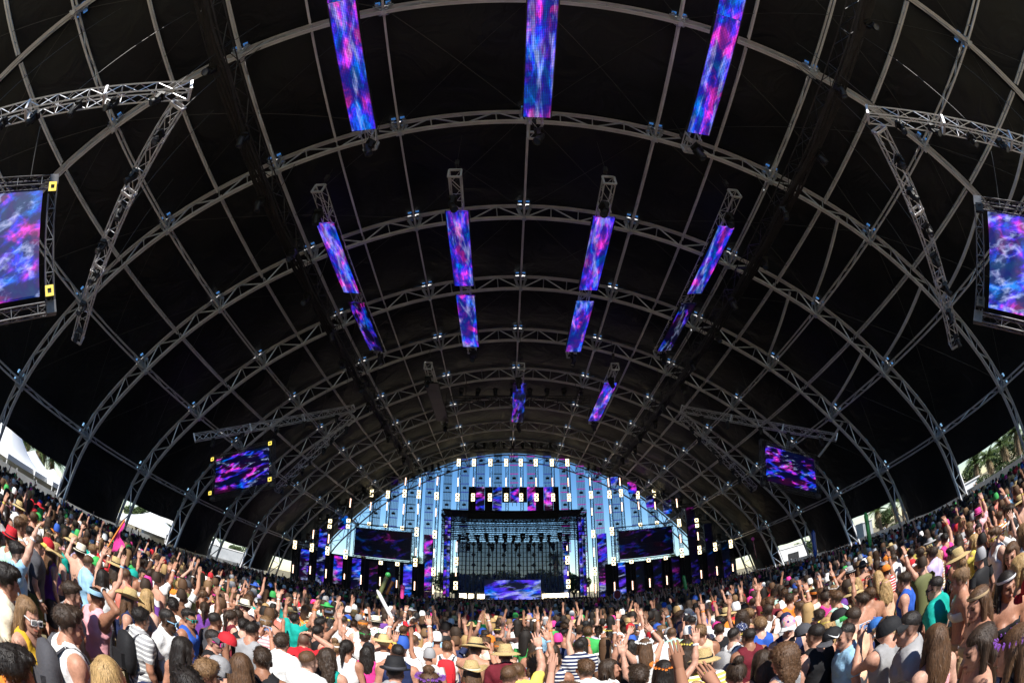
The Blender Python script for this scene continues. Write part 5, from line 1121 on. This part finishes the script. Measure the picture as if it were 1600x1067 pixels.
# people read from the photograph: column, row of the head, then looks; facing 0 = stage, + turns left
def P_(sex, hair, hcol, top, tc, pose='down', hat=None, hc2='white', skin=0, gl=None, wb='white', **kw):
    d = dict(sex=sex, hair=hair, hcol=hcol, top=top, tc=tc, pose=pose, hat=hat, hc2=hc2, skin=SK[skin], gl=gl, wb=wb, bc=str(rg.choice(['navy', 'charcoal', 'tan', 'olive']))); d.update(kw); return d
HERO = [(107, 975, -25, P_('m', 'messy', 'd', 'tank', 'white', skin=7, pack='charcoal')), (220, 967, -25, P_('m', 'short', 'k', 'tee', 'grey', skin=3, pat='stripe', pack='black')), (262, 968, -85, P_('m', 'crop', 'k', 'tee', 'white', gl='sky blue', skin=6)),
    (287, 1015, -10, P_('f', 'long', 'k', 'band', 'black', skin=2)), (334, 1000, -75, P_('m', 'crop', 'k', 'tank', 'black', hat='bcap', hc2='red', gl='hot pink', skin=0, bill='charcoal')), (378, 1042, 0, P_('f', 'long', 'b', 'band', 'cream')),
    (152, 934, -15, P_('m', 'crop', 'k', 'tank', 'pink', pose='head', hat='bandana', hc2='sky blue', skin=4)), (45, 966, -80, P_('f', 'long', 'l', 'tank', 'mustard', gl='white')), (12, 925, -40, P_('m', 'messy', 'k', 'tee', 'cream', skin=2)),
    (25, 1050, -20, P_('m', 'messy', 'k', 'tee', 'orange', skin=3)), (112, 928, -30, P_('m', 'short', 'd', 'tank', 'grey')), (165, 869, -5, P_('m', 'short', 'd', 'tee', 'red', pose='wide', skin=1)), (139, 880, -30, P_('m', 'crop', 'b', 'tee', 'sky blue', hat='bcap', hc2='green')),
    (197, 900, 0, P_('m', 'crop', 'b', 'tank', 'coral', hat='cap', hc2='teal', bill='white')), (222, 897, -90, P_('m', 'short', 'k', None, 'white', skin=3)), (231, 935, -10, P_('f', 'long', 'y', 'band', 'black', skin=1)), (203, 940, -60, P_('f', 'long', 'b', 'tank', 'navy', hat='cowboy', hc2='straw', band='red')),
    (342, 938, -20, P_('m', 'crop', 'k', 'tank', 'white', skin=2)), (295, 965, -85, P_('m', 'short', 'k', 'tank', 'royal blue', gl='teal', skin=3)), (336, 970, -15, P_('m', 'crop', 'k', 'tank', 'charcoal', skin=4)), (60, 850, -40, P_('m', 'crop', 'd', 'tee', 'charcoal', hat='bcap', hc2='red', bill='yellow')),
    (82, 874, -20, P_('f', 'long', 'b', 'tank', 'purple', hat='sunhat', hc2='straw', band='tan')), (27, 866, -35, P_('m', 'short', 'k', 'tee', 'sky blue', pose='right', skin=1)), (292, 917, -15, P_('m', 'crop', 'k', 'tee', 'olive', hat='beanie', hc2='charcoal')), (392, 986, -10, P_('m', 'short', 'k', 'tank', 'grey', pose='phone', skin=2, phone=1)),
    (215, 864, -60, P_('m', 'short', 'l', None, 'white', skin=2)), (475, 1001, -5, P_('m', None, 'k', 'tee', 'red', pose='head', skin=0, wb='black')), (481, 1033, -20, P_('m', 'crop', 'b', 'tee', 'white', skin=1)), (497, 988, -40, P_('m', 'short', 'k', 'tank', 'black', skin=0)),
    (542, 1013, 0, P_('f', 'ponytail', 'k', 'tank', 'white', skin=3)), (574, 1024, 0, P_('f', 'long', 'k', 'tank', 'hot pink', pose='wide', hat='bcap', hc2='black', wb='yellow', skin=2)), (622, 1020, 5, P_('m', 'crop', 'k', 'tank', 'navy', skin=2)), (617, 1051, 0, P_('m', 'crop', 'k', 'tee', 'grey', hat='fedora', hc2='black', band='charcoal')),
    (646, 1002, 5, P_('m', 'crop', 'b', 'tee', 'white', hat='bcap', hc2='white', bill='charcoal', pose='right')), (699, 1012, 0, P_('m', 'short', 'b', 'tank', 'white', skin=7, pack='red')), (737, 1052, 10, P_('f', 'long', 'b', 'tank', 'red', hat='cowboy', hc2='straw', band='cream')), (790, 1024, 0, P_('m', 'short', 'b', 'tee', 'maroon', hat='sunhat', hc2='straw', band='tan')),
    (795, 1056, 0, P_('m', 'crop', 'b', 'tee', 'tan')), (537, 970, 0, P_('m', 'crop', 'd', 'tee', 'white', hat='bcap', hc2='royal blue', bill='yellow')), (574, 960, 0, P_('m', 'crop', 'd', 'tank', 'navy', hat='fedora', hc2='white', band='grey')), (646, 972, 0, P_('m', 'crop', 'b', 'tee', 'red', pose='right', hat='bcap', hc2='white', bill='grey')),
    (674, 991, 0, P_('m', 'short', 'k', 'tee', 'sky blue', hat='headband', hc2='blue', skin=2)), (415, 950, 0, P_('m', 'crop', 'y', 'tee', 'navy', pose='right', skin=1)), (446, 946, 0, P_('f', 'bun', 'k', 'tank', 'teal', pose='both', skin=2)), (462, 968, -30, P_('m', 'short', 'k', 'tee', 'teal', pose='wide', skin=3)),
    (732, 986, -60, P_('m', 'short', 'd', None, 'white', pose='right', skin=7)), (411, 1036, 10, P_('m', 'short', 'd', 'tank', 'white', skin=4)), (512, 1036, 0, P_('f', 'wavy', 'd', 'tank', 'black')), (701, 981, 0, P_('m', 'short', 'k', 'tank', 'black', skin=2)), (777, 986, 0, P_('f', 'bun', 'd', 'band', 'charcoal', hat='headband', hc2='yellow')),
    (905, 1010, 0, P_('m', 'crop', 'k', 'tee', 'navy', skin=5, pat='stripe')), (916, 1047, 0, P_('m', 'short', 'b', 'tee', 'white', gl='orange')), (882, 990, -90, P_('m', 'short', 'k', None, 'white', skin=3)), (904, 975, 0, P_('m', 'crop', 'k', 'tank', 'charcoal', skin=3)), (985, 1010, 10, P_('f', 'wavy', 'k', 'tank', 'black', pose='fist', skin=3)),
    (1007, 1010, 0, P_('f', 'long', 'b', 'tank', 'white', pose='heart', hat='flowers', hc2='white', wb='white')), (1072, 1012, 0, P_('f', 'long', 'd', 'band', 'white', hat='flowers', hc2='yellow')), (1035, 1048, 0, P_('f', 'long', 'k', 'band', 'cream', hat='flowers', hc2='orange', pose='wide')), (998, 1060, 0, P_('m', 'messy', 'd', 'tee', 'black')),
    (1147, 993, -70, P_('m', 'crop', 'k', 'tank', 'white', hat='cap', hc2='navy', bill='navy', gl='yellow', skin=1, hpat='dots', pack='grey')), (1188, 978, -10, P_('m', 'messy', 'l', 'tank', 'royal blue', skin=1)), (1170, 995, 0, P_('m', 'crop', 'k', 'tank', 'maroon', skin=4)), (1050, 990, 0, P_('m', 'crop', 'b', 'tee', 'mint', hat='bcap', hc2='grey', pose='phone', phone=1)),
    (987, 986, 0, P_('m', 'crop', 'b', 'tee', 'white', hat='bcap', hc2='red', pose='both')), (1081, 971, 0, P_('m', 'crop', 'k', 'tank', 'charcoal', hat='bcap', hc2='black')), (1121, 946, 0, P_('m', 'crop', 'k', 'tee', 'black', hat='bcap', hc2='red')), (1175, 941, 0, P_('m', 'crop', 'b', None, 'white', pose='both', hat='bcap', hc2='hot pink', skin=7)),
    (1150, 1054, 0, P_('f', 'bun', 'd', 'tank', 'pink')), (1190, 1052, 10, P_('f', 'long', 'd', 'tank', 'black')), (808, 1054, 0, P_('m', 'crop', 'b', 'tee', 'yellow', pose='right')), (842, 986, 0, P_('m', 'short', 'l', 'tee', 'sky blue', pose='right')), (815, 996, 0, P_('m', 'crop', 'k', 'tee', 'white')),
    (1232, 977, 165, P_('m', 'crop', 'd', 'tank', 'navy', hat='cap', hc2='pink', bill='white', gl='orange', skin=1, hpat='floral')), (1225, 1030, 20, P_('f', 'curly', 'b', 'tank', 'grey')), (1322, 992, 75, P_('m', 'crop', 'k', 'tee', 'sky blue', hat='cap', hc2='black', bill='charcoal', logo=1)), (1387, 982, 0, P_('m', 'crop', 'b', 'tank', 'grey', hat='bcap', hc2='blue', bill='tan', pose='phone', phone=1)),
    (1460, 1002, 0, P_('f', 'long', 'b', 'band', 'pink', skin=1)), (1462, 917, 25, P_('m', 'crop', 'k', 'tee', 'teal', gl='black', skin=1)), (1528, 942, 75, P_('f', 'long', 'b', 'band', 'tan', hat='headband', hc2='tan', skin=2)), (1572, 922, 150, P_('f', 'long', 'k', 'band', 'black', hat='headband', hc2='white', skin=3)), (1500, 905, 60, P_('f', 'bun', 'l', 'band', 'cream', skin=2)),
    (1347, 940, 15, P_('m', 'short', 'd', None, 'white', skin=2)), (1413, 908, 40, P_('m', 'short', 'd', 'tank', 'royal blue')), (1436, 882, 20, P_('m', 'crop', 'd', 'tank', 'charcoal', hat='bcap', hc2='red', bill='white', pose='right')), (1497, 874, 20, P_('f', 'long', 'y', 'band', 'white', hat='sunhat', hc2='straw', band='tan')), (1457, 866, 20, P_('m', 'messy', 'd', 'tee', 'lavender')),
    (1242, 926, 10, P_('m', 'crop', 'd', 'tank', 'lavender', hat='bcap', hc2='grey', bill='green')), (1332, 966, 15, P_('m', 'crop', 'd', 'tank', 'peach', hat='bcap', hc2='black', bill='green')), (1250, 950, 10, P_('m', 'short', 'b', 'tank', 'white', skin=2)), (1307, 936, 15, P_('m', 'short', 'b', 'tank', 'mint', skin=2)), (1395, 874, 15, P_('m', 'crop', 'd', 'tee', 'white', hat='bcap', hc2='orange')),
    (1555, 838, 70, P_('m', 'messy', 'b', 'tank', 'white', gl='yellow', skin=1)), (1521, 846, 30, P_('f', 'wavy', 'y', 'tee', 'yellow', pose='mouth')), (1586, 1015, 10, P_('f', 'long', 'b', 'tank', 'black', hat='flowers', hc2='purple')), (1592, 900, 40, P_('f', 'wavy', 'y', 'band', 'red')), (1578, 800, 20, P_('m', 'short', 'd', 'tee', 'white', pose='right', skin=2)),
    (1420, 985, 50, P_('m', 'crop', 'k', 'tee', 'grey', hat='bcap', hc2='black', bill='black')), (1275, 1000, 10, P_('m', 'crop', 'k', 'tank', 'black', hat='cap', hc2='charcoal', bill='black')), (440, 1005, 0, P_('m', 'messy', 'd', 'tee', 'white')), (250, 905, -20, P_('m', 'short', 'k', 'tee', 'white', pose='both', skin=2)), (1530, 1010, 60, P_('f', 'long', 'd', 'band', 'navy'))]
HEADZ = 1.63
def backpack():
    o = empty('backpack'); mb = MB(); n = 12; V = []; Fc = []
    for z, w_, d_ in ((1.0, .10, .03), (1.02, .14, .07), (1.15, .15, .085), (1.3, .145, .08), (1.42, .12, .06), (1.46, .06, .02)):
        for i in range(n): a = 2*math.pi*i/n; c, s_ = math.cos(a), math.sin(a); V.append((w_*math.copysign(abs(c)**.6, c), -.20+d_*math.copysign(abs(s_)**.6, s_), z))
    for j in range(5):
        for i in range(n): Fc.append((j*n+i, j*n+(i+1) % n, (j+1)*n+(i+1) % n, (j+1)*n+i))
    Fc += [tuple(range(n-1, -1, -1)), tuple(range(5*n, 6*n))]; mb.add(V, Fc); mb.build('bag', M['hat'], o, True)
    mb = MB(); mb.box((0, -.295, 1.14), (.2, .05, .18)); mb.build('pocket', M['hat'], o)
    for s in (-1, 1):
        mb = MB(); pts = [(s*.085, -.15, 1.42), (s*.105, -.085, 1.49), (s*.115, 0, 1.50), (s*.12, .08, 1.46), (s*.125, .135, 1.36), (s*.15, .10, 1.2), (s*.16, 0, 1.08), (s*.12, -.13, 1.05)]
        for a, b in zip(pts[:-1], pts[1:]): mb.bar(a, b, .045, .014, (0, .4, 1), caps=False)
        mb.build('strap', M['hat'], o)
    CH[o.name] = [q for q in bpy.data.objects if q.parent == o]
    for q in CH[o.name]: CH[q.name] = []
    return o
def phone():
    o = empty('phone'); mb = MB(); mb.box((0, 0, 0), (.14, .009, .072)); mb.build('case', M['white'], o); mb = MB(); mb.box((0, -.006, 0), (.125, .003, .064)); mb.build('display', M['phone_lit'], o)
    CH[o.name] = [q for q in bpy.data.objects if q.parent == o]
    for q in CH[o.name]: CH[q.name] = []
    return o
M['phone_lit'] = emit('phone_display', (.35, .5, .9), .5)
PROTO = {}
def extras(po, p, near_):
    if p.get('pack'):
        o = PROTO.get('b'); o = copy_tree(o) if o else backpack(); PROTO['b'] = PROTO.get('b') or o; o.matrix_world = po.matrix_basis.copy()
        for q in [k for k in bpy.data.objects if k.parent == o]: q.color = (*CO[p['pack'] if q.name.startswith(('bag', 'pocket')) else 'charcoal'], 1)
        tag(o, '%s backpack worn by the person in the %s %s' % (p['pack'], p['tc'], {'tee': 't-shirt', 'tank': 'tank top'}[p['top']]), 'backpack', 'backpacks in the crowd')
    if p.get('phone'):
        o = PROTO.get('p'); o = copy_tree(o) if o else phone(); PROTO['p'] = PROTO.get('p') or o; o.matrix_world = po.matrix_basis @ Matrix.Translation((0, .40, 1.665))
        tag(o, 'phone held up by the person in the %s %s' % (p['tc'], 't-shirt' if p['top'] == 'tee' else ('tank top and '+p['hc2']+' cap' if p['hat'] else 'tank top')), 'phone', 'phones held up')
def near(x, y, r): return any((x-a)**2+(y-b)**2 < r*r for a, b in people)
def uniq(p, px, py, d, fixed=False):
    for t in range(60):
        L = describe(p, px, py, d, 0)
        if t > 3 or fixed: L2 = L+', '+zone(px, py)+' of the crowd'; L = L2 if len(L2.replace(',', '').split()) <= 16 else L
        if L not in used and len(L.split()) >= 4: used.add(L); return L
        if fixed and t < 20: p['wb'] = p['wb']; p['tc'] = p['tc'] if t == 0 else str(rg.choice(TOPC))
        else: p.update({k: v for k, v in rand_person().items() if k in ('tc', 'hat', 'hc2', 'gl', 'top', 'sex', 'hair', 'pat')})
    used.add(L); return L
for px, py, yaw, p in HERO:
    s = rg.uniform(.97, 1.03)*(1.0 if p['sex'] == 'm' else .97); P = at_z(px, py, HEADZ*s); d = math.hypot(P[0], P[1])
    for tr in range(12):
        if not near(P[0], P[1], .33): break
        P = P*np.array([1.03, 1.03, 1]); 
    po_ = add_person(P[0], P[1], p, s, R(yaw)-math.atan2(P[0], max(.5, P[1]))*.25, rg.random() < .3 and not p.get('logo'), px, py, uniq(p, px, py, d, True)); extras(po_, p, d)
# the rest of the nearest people
cand = []
sp = .56
for i in range(-70, 71):
    for j in range(-8, 60):
        x = (i+.5*(j % 2))*sp+rg.uniform(-.13, .13); y = j*sp*.87+rg.uniform(-.13, .13); d = math.hypot(x, y)
        if d < 1.5 or d > 16: continue
        q = px_of((x, y, 1.6))
        if -60 < q[0] < 1660 and q[1] < 1105: cand.append((d, x, y, q))
cand.sort(key=lambda t: t[0]); n_ind = 296
FARMIN = 0
for d, x, y, q in cand:
    if len(people) >= n_ind: break
    if near(x, y, .45): continue
    k_ = 110/max(1.5, d)
    if any(abs(q[0]-h[0]) < k_ and -.3*k_ < q[1]-h[1] < 1.5*k_ for h in HERO): continue      # keep the people the photo singles out in sight
    p = rand_person()
    if abs(math.atan2(x, y)) > 1.0 and d > 4 and p['pose'] != 'down' and rg.random() < .6: p['pose'] = 'down'
    if d < 3.4 and p['pose'] != 'down': p['pose'] = 'down'
    yaw = rg.normal(0, .32)-math.atan2(x, max(2, y))*.3
    if rg.random() < .05: yaw += rg.choice([-1, 1])*1.8
    add_person(x, y, p, rg.uniform(.94, 1.05)*(1.0 if p['sex'] == 'm' else .96), yaw, rg.random() < .5, *q, uniq(p, q[0], q[1], d)); FARMIN = d
# ------------------------------------------------------------------ the rest of the crowd: one mass of far figures
def figure(seg, hs, arms, hairk, hat, fingers):
    """simple far figure: list of (verts, tris, region) ; regions 0 skin 1 shirt 2 hair 3 hat 4 trousers"""
    out = []
    def loft(rings, n, reg, caps=True):
        V = []; T = []
        for (cx, cy, z, rx, ry) in rings:
            for i in range(n): a = 2*math.pi*i/n; V.append((cx+rx*math.cos(a), cy+ry*math.sin(a), z))
        for j in range(len(rings)-1):
            for i in range(n): a, b, c, d_ = j*n+i, j*n+(i+1) % n, (j+1)*n+(i+1) % n, (j+1)*n+i; T += [(a, b, c), (a, c, d_)]
        out.append((np.array(V), np.array(T), reg))
    def tube(pts, rs, n, reg):
        mb = MB()
        for a, b, r1, r2 in zip(pts[:-1], pts[1:], rs[:-1], rs[1:]): mb.tube(a, b, r1, n, r2)
        T = [t for f in mb.f for t in ((f[0], f[1], f[2]), (f[0], f[2], f[3]))]; out.append((np.array(mb.v), np.array(T), reg))
    loft([(0, -.01, .78, .17, .12), (0, 0, 1.05, .15, .105), (0, 0, 1.28, .18, .12), (0, -.01, 1.40, .205, .09), (0, -.015, 1.455, .12, .075), (0, -.015, 1.475, .06, .06)], seg, 1)
    loft([(0, -.02, 1.44, .058, .058), (0, -.01, 1.57, .052, .052)], max(5, seg-2), 0)
    rings = [(0, .03*math.cos(t)*0+(.03 if z < 1.6 else .0), z, .079*math.sqrt(max(.02, 1-((z-1.63)/.125)**2)), .10*math.sqrt(max(.02, 1-((z-1.63)/.125)**2))) for t, z in [(0, 1.505+.25*k/(hs-1)) for k in range(hs)]]
    loft(rings, seg, 0)
    g = .016 if hairk == 's' else .028; lo = 1.60 if hairk == 's' else 1.55
    loft([(0, -.03, lo+(1.775-lo)*k/(hs-2), (.079+g)*math.sqrt(max(.03, 1-((lo+(1.765-lo)*k/(hs-2)-1.64)/.145)**2)), (.088+g)*math.sqrt(max(.03, 1-((lo+(1.765-lo)*k/(hs-2)-1.64)/.145)**2))) for k in range(hs-1)], seg, 2 if not hat else 3)
    if hairk == 'l': loft([(0, -.07, 1.66, .10, .07), (0, -.09, 1.48, .105, .06), (0, -.10, 1.30, .07, .03)], seg, 2)
    if hat == 'brim': loft([(0, -.01, 1.69, .11, .12), (0, -.01, 1.675, .19, .2), (0, -.01, 1.66, .19, .2)], seg+2, 3)
    if hat == 'bill': loft([(0, .13, 1.69, .07, .08), (0, .14, 1.68, .07, .08)], 6, 3)
    for s, nm in ((-1, arms[0]), (1, arms[1])):
        up, fo, hd = ARM[nm]; sh = np.array([s*.185, -.015, 1.40+(.03 if up[2] > 0 else 0)]); el = sh+np.array([s*up[0], up[1], up[2]])
        wr = {'HEAD': np.array([s*.1, 0, 1.75]), 'MOUTH': np.array([s*.085, .13, 1.5]), 'PHONE': np.array([s*.08, .36, 1.56])}[fo] if isinstance(fo, str) else el+np.array([s*fo[0], fo[1], fo[2]])
        n = 5 if seg > 7 else 4; tube([sh, sh+(el-sh)*.5], [.075, .066], n, 1); tube([sh+(el-sh)*.4, el, el+(wr-el)*.4, wr], [.052, .044, .045, .03], n, 0)
        z = unit(wr-el)
        if fingers and up[2] > 0:
            x = unit(np.cross(z, (0, 1, 0))); tube([wr, wr+z*.09], [.03, .042], n, 0)
            for q in range(5): d_ = unit(z+x*(q-2)*.22); tube([wr+z*.07+x*(q-2)*.017, wr+z*.07+d_*(.075 if q in (0, 4) else .105)], [.012, .008], 3, 0)
        else: tube([wr, wr+z*.09, wr+z*.15], [.03, .042, .015], n, 0)
    for s in (-1, 1): tube([(s*.09, 0, .85), (s*.1, .01, .5), (s*.1, 0, .0)], [.095, .065, .05], 4, 4)
    return out
FP = [('wave', 'down') if False else ('down', 'down'), ('down', 'down'), ('down', 'down'), ('bent', 'bent'), ('down', 'up'), ('up', 'down'), ('up', 'up'), ('wide', 'wide'), ('down', 'fist'), ('phone', 'phone'), ('wave', 'down'), ('lean', 'wave')]
def templates(seg, hs, fing):
    TT = []
    for a in FP:
        for hk, ht in (('s', None), ('s', None), ('l', None), ('s', 'cap'), ('s', 'bill'), ('s', 'brim'), ('l', None), ('s', None), ('l', None), ('s', None), ('s', 'cap')):
            o = figure(seg, hs, a, hk, ht, fing); V = np.concatenate([q[0] for q in o]); T = []; k = 0
            reg = np.concatenate([np.full(len(q[0]), q[2]) for q in o])
            for q in o: T.append(q[1]+k); k += len(q[0])
            TT.append((V, np.concatenate(T), reg, ht))
    return TT
TM, TF = templates(10, 8, True), templates(6, 5, False)
SKA = np.array(SK); TC = np.array([CO[c] for c in TOPC]); HCA = np.array([HC[c] for c in ('k', 'k', 'k', 'k', 'd', 'd', 'd', 'd', 'b', 'b', 'l', 'y')]); HTA = np.array([CO[c] for c in ('white', 'red', 'black', 'navy', 'grey', 'hot pink', 'royal blue', 'white', 'black', 'grey', 'green')])
VV = []; TTs = []; CC = []; base = 0; cnt = 0
pa = np.array(people)
ys_ = -6.0; spots = []
j = 0
while ys_ < 46:
    dd = .60 if ys_ < 20 else .68
    for i in range(int(-60/dd), int(62/dd)):
        x = (i+.5*(j % 2))*dd+rg.uniform(-.15, .15); y = ys_+rg.uniform(-.15, .15); d = math.hypot(x, y); spots.append((x, y, d))
    ys_ += dd*.87; j += 1
for x, y, d in spots:
    q = px_of((x, y, 1.6)); inside = -30 < q[0] < 1630 and q[1] < 1100
    if d < (6 if inside else 1.9): continue
    if y > 43.4+5.5*max(0, 1-((x-AX)/26)**2)-1.0: continue
    out_ = abs(x-AX) > 29
    if out_ and rg.random() > .16 or abs(x-AX) > 46: continue
    if 26.3 < abs(x-AX) < 32.2: continue
    if not inside and (d > 17 or y < -5.5): continue
    if d < 17 and ((pa[:, 0]-x)**2+(pa[:, 1]-y)**2).min() < .47**2: continue
    if abs(x) > 13 and y < 9 and rg.random() < .6: continue
    az_ = abs(math.atan2(x, y)); up = rg.random() < ((.27 if d < 20 else .18)*(1 if az_ < .75 else .3)); T_ = (TM if d < 21 else TF); a = rg.integers(4, 12) if up else rg.integers(0, 4); V, T, reg, ht = T_[a*11+rg.integers(0, 11)]
    s = rg.uniform(.92, 1.06); an = rg.normal(0, .4)-math.atan2(x, max(3, y))*.4; c, sn = math.cos(an), math.sin(an); mx = -1 if rg.random() < .5 else 1
    W_ = V*s; X_ = W_[:, 0]*mx; Vw = np.stack([X_*c-W_[:, 1]*sn+x, X_*sn+W_[:, 1]*c+y, W_[:, 2]], 1)
    sk = SKA[rg.choice(len(SK), p=[.2, .18, .17, .16, .11, .06, .03, .09])]; bare = rg.random() < .22
    pal = np.stack([sk, sk if bare else TC[rg.integers(len(TC))], HCA[rg.integers(len(HCA))], HTA[rg.integers(len(HTA))] if ht != 'brim' or rg.random() < .5 else np.array(CO['straw']), np.array(CO['charcoal'])])
    VV.append(Vw); TTs.append((T if mx > 0 else T[:, ::-1])+base); CC.append(pal[reg]); base += len(V); cnt += 1
M['crowd'] = mat('crowd_skin_and_cloth', (.5, .5, .5), .7, 0, .3); at = nd(M['crowd'], 'ShaderNodeAttribute', attribute_name='tint'); lk(M['crowd'], at.outputs['Color'], bsdf(M['crowd']).inputs['Base Color'])
cme = to_mesh('crowd', [(np.concatenate(VV), np.concatenate(TTs))], M['crowd'], np.concatenate(CC))
tag(link('crowd', cme), 'dense mass of festival goers filling the tent floor up to the stage', 'crowd', kind='stuff')
print('individuals', len(people), 'crowd', cnt, 'tris', sum(len(t) for t in TTs), 'nearest stuff', FARMIN)

# ------------------------------------------------------------------ things held up over the crowd
M['vinyl'] = objcol('inflatable_vinyl', .25, 0, 10, .6, 0)
def inflatable(name, a, b, r, colr, label, cat, knob=None):
    a, b = np.asarray(a), np.asarray(b); o = empty(name, a); mb = MB(); d = b-a; N = 10; pr = [r*(.55+.45*math.sin(math.pi*min(.5, .08+j/N*2))) for j in range(N)]+[r*.3]
    for j in range(N): mb.tube(d*j/N, d*(j+1)/N, pr[j], 8, pr[j+1], caps=j in (0, N-1))
    q = mb.build('tube', M['vinyl'], o, True); q.color = (*CO[colr], 1)
    if knob:
        mb = MB(); mb.lathe([(0, -.1), (.065, -.08), (.1, 0), (.065, .08), (0, .1)], 10); q = mb.build('ball', M['vinyl'], o, True); q.location = Vector(d); q.color = (*CO[knob], 1)
    else:
        mb = MB(); mb.tube(d*-.06, d*0, r*.25, 6, r*.4, caps=True); q = mb.build('neck', M['vinyl'], o); q.color = (*CO[colr], 1)
    tag(o, label, cat, 'inflatables waved over the crowd')
inflatable('balloon_sword', at_d(614, 968, 8.0), at_d(589, 921, 8.1), .036, 'white', 'long white balloon pointing up out of the crowd', 'balloon')
inflatable('inflatable_pole', at_d(590, 935, 15), at_d(606, 898, 15), .08, 'olive', 'yellow-green inflatable tube in front of the left wing', 'inflatable', 'green')
inflatable('inflatable_pole', at_d(604, 928, 17), at_d(615, 905, 17), .06, 'orange', 'thin orange inflatable stick with a blue ball', 'inflatable', 'blue')
inflatable('inflatable_pole', at_d(628, 935, 16), at_d(629, 917, 16), .07, 'hot pink', 'pink inflatable bird neck left of the pink LED column', 'inflatable', 'hot pink')
inflatable('inflatable_pole', at_d(1360, 852, 17), at_d(1352, 800, 17), .085, 'green', 'tall green inflatable pole near the right tent wall', 'inflatable')
inflatable('inflatable_pole', at_d(1274, 868, 24), at_d(1270, 828, 24), .12, 'royal blue', 'blue inflatable pole near the right tent wall', 'inflatable')
inflatable('inflatable_pole', at_d(1072, 921, 24), at_d(1068, 898, 24), .10, 'green', 'short green inflatable pole before the right wing', 'inflatable')
inflatable('inflatable_pole', at_d(1182, 872, 22), at_d(1176, 842, 22), .05, 'maroon', 'thin dark red pole held before the right ribs', 'inflatable', 'hot pink')
a = at_d(164, 862, 11); b = at_d(195, 812, 11); o = empty('flag', a); mb = MB(); mb.tube((0, 0, 0), b-a, .022, 6, caps=True); q = mb.build('flagpole', M['vinyl'], o); q.color = (*CO['orange'], 1)
mb = MB(); V = []; d = b-a; dn = np.array([0, 0, -1.0])
for j in range(7):
    for i in range(6): V.append(d*(1-.09*j)+dn*(.11*i)+np.array([.10*math.sin(i*1.3+j*.8), .10*math.cos(i*1.1+j), 0])*(i/5))
mb.add(V, [(j*6+i, j*6+i+1, j*6+i+7, j*6+i+6) for j in range(6) for i in range(5)]); q = mb.build('cloth', M['cloth'], o, True); q.color = (*CO['hot pink'], 1); tag(o, 'crumpled pink flag on an orange pole on the left', 'flag')
a = at_d(965, 940, 20); o = empty('placard', a); mb = MB(); n = 20; ring = [(.17*math.cos(2*math.pi*i/n), .24*math.sin(2*math.pi*i/n)+.35) for i in range(n)]
mb.add([(x, -.012, z) for x, z in ring]+[(x, .012, z) for x, z in ring], [tuple(range(n)), tuple(range(2*n-1, n-1, -1))]+[(i, n+i, n+(i+1) % n, (i+1) % n) for i in range(n)]); q = mb.build('board', M['hat'], o); q.color = (*CO['maroon'], 1)
mb = MB(); mb.lathe([(.155, 0), (.19, 0), (.19, .02), (.155, .02), (.155, 0)], 20); mb.v = [(x, -.014+z*.2, y*1.3+.35) for x, y, z in mb.v]; q = mb.build('rim', M['hat'], o); q.color = (*CO['lavender'], 1)
mb = MB(); mb.tube((0, 0, -.9), (0, 0, .12), .014, 5); mb.build('stick', M['straw'], o); tag(o, 'oval placard with a pale rim held up before the right wing', 'placard')
a = at_d(1345, 838, 27); o = empty('placard', a); mb = MB(); mb.box((0, 0, .35), (.62, .02, .85)); mb.build('board', M['white'], o); mb = MB(); mb.tube((0, .02, -1.2), (0, .02, .4), .02, 5); mb.build('stick', M['truss'], o); tag(o, 'pale grey board on a stick by the right rib foot', 'placard')
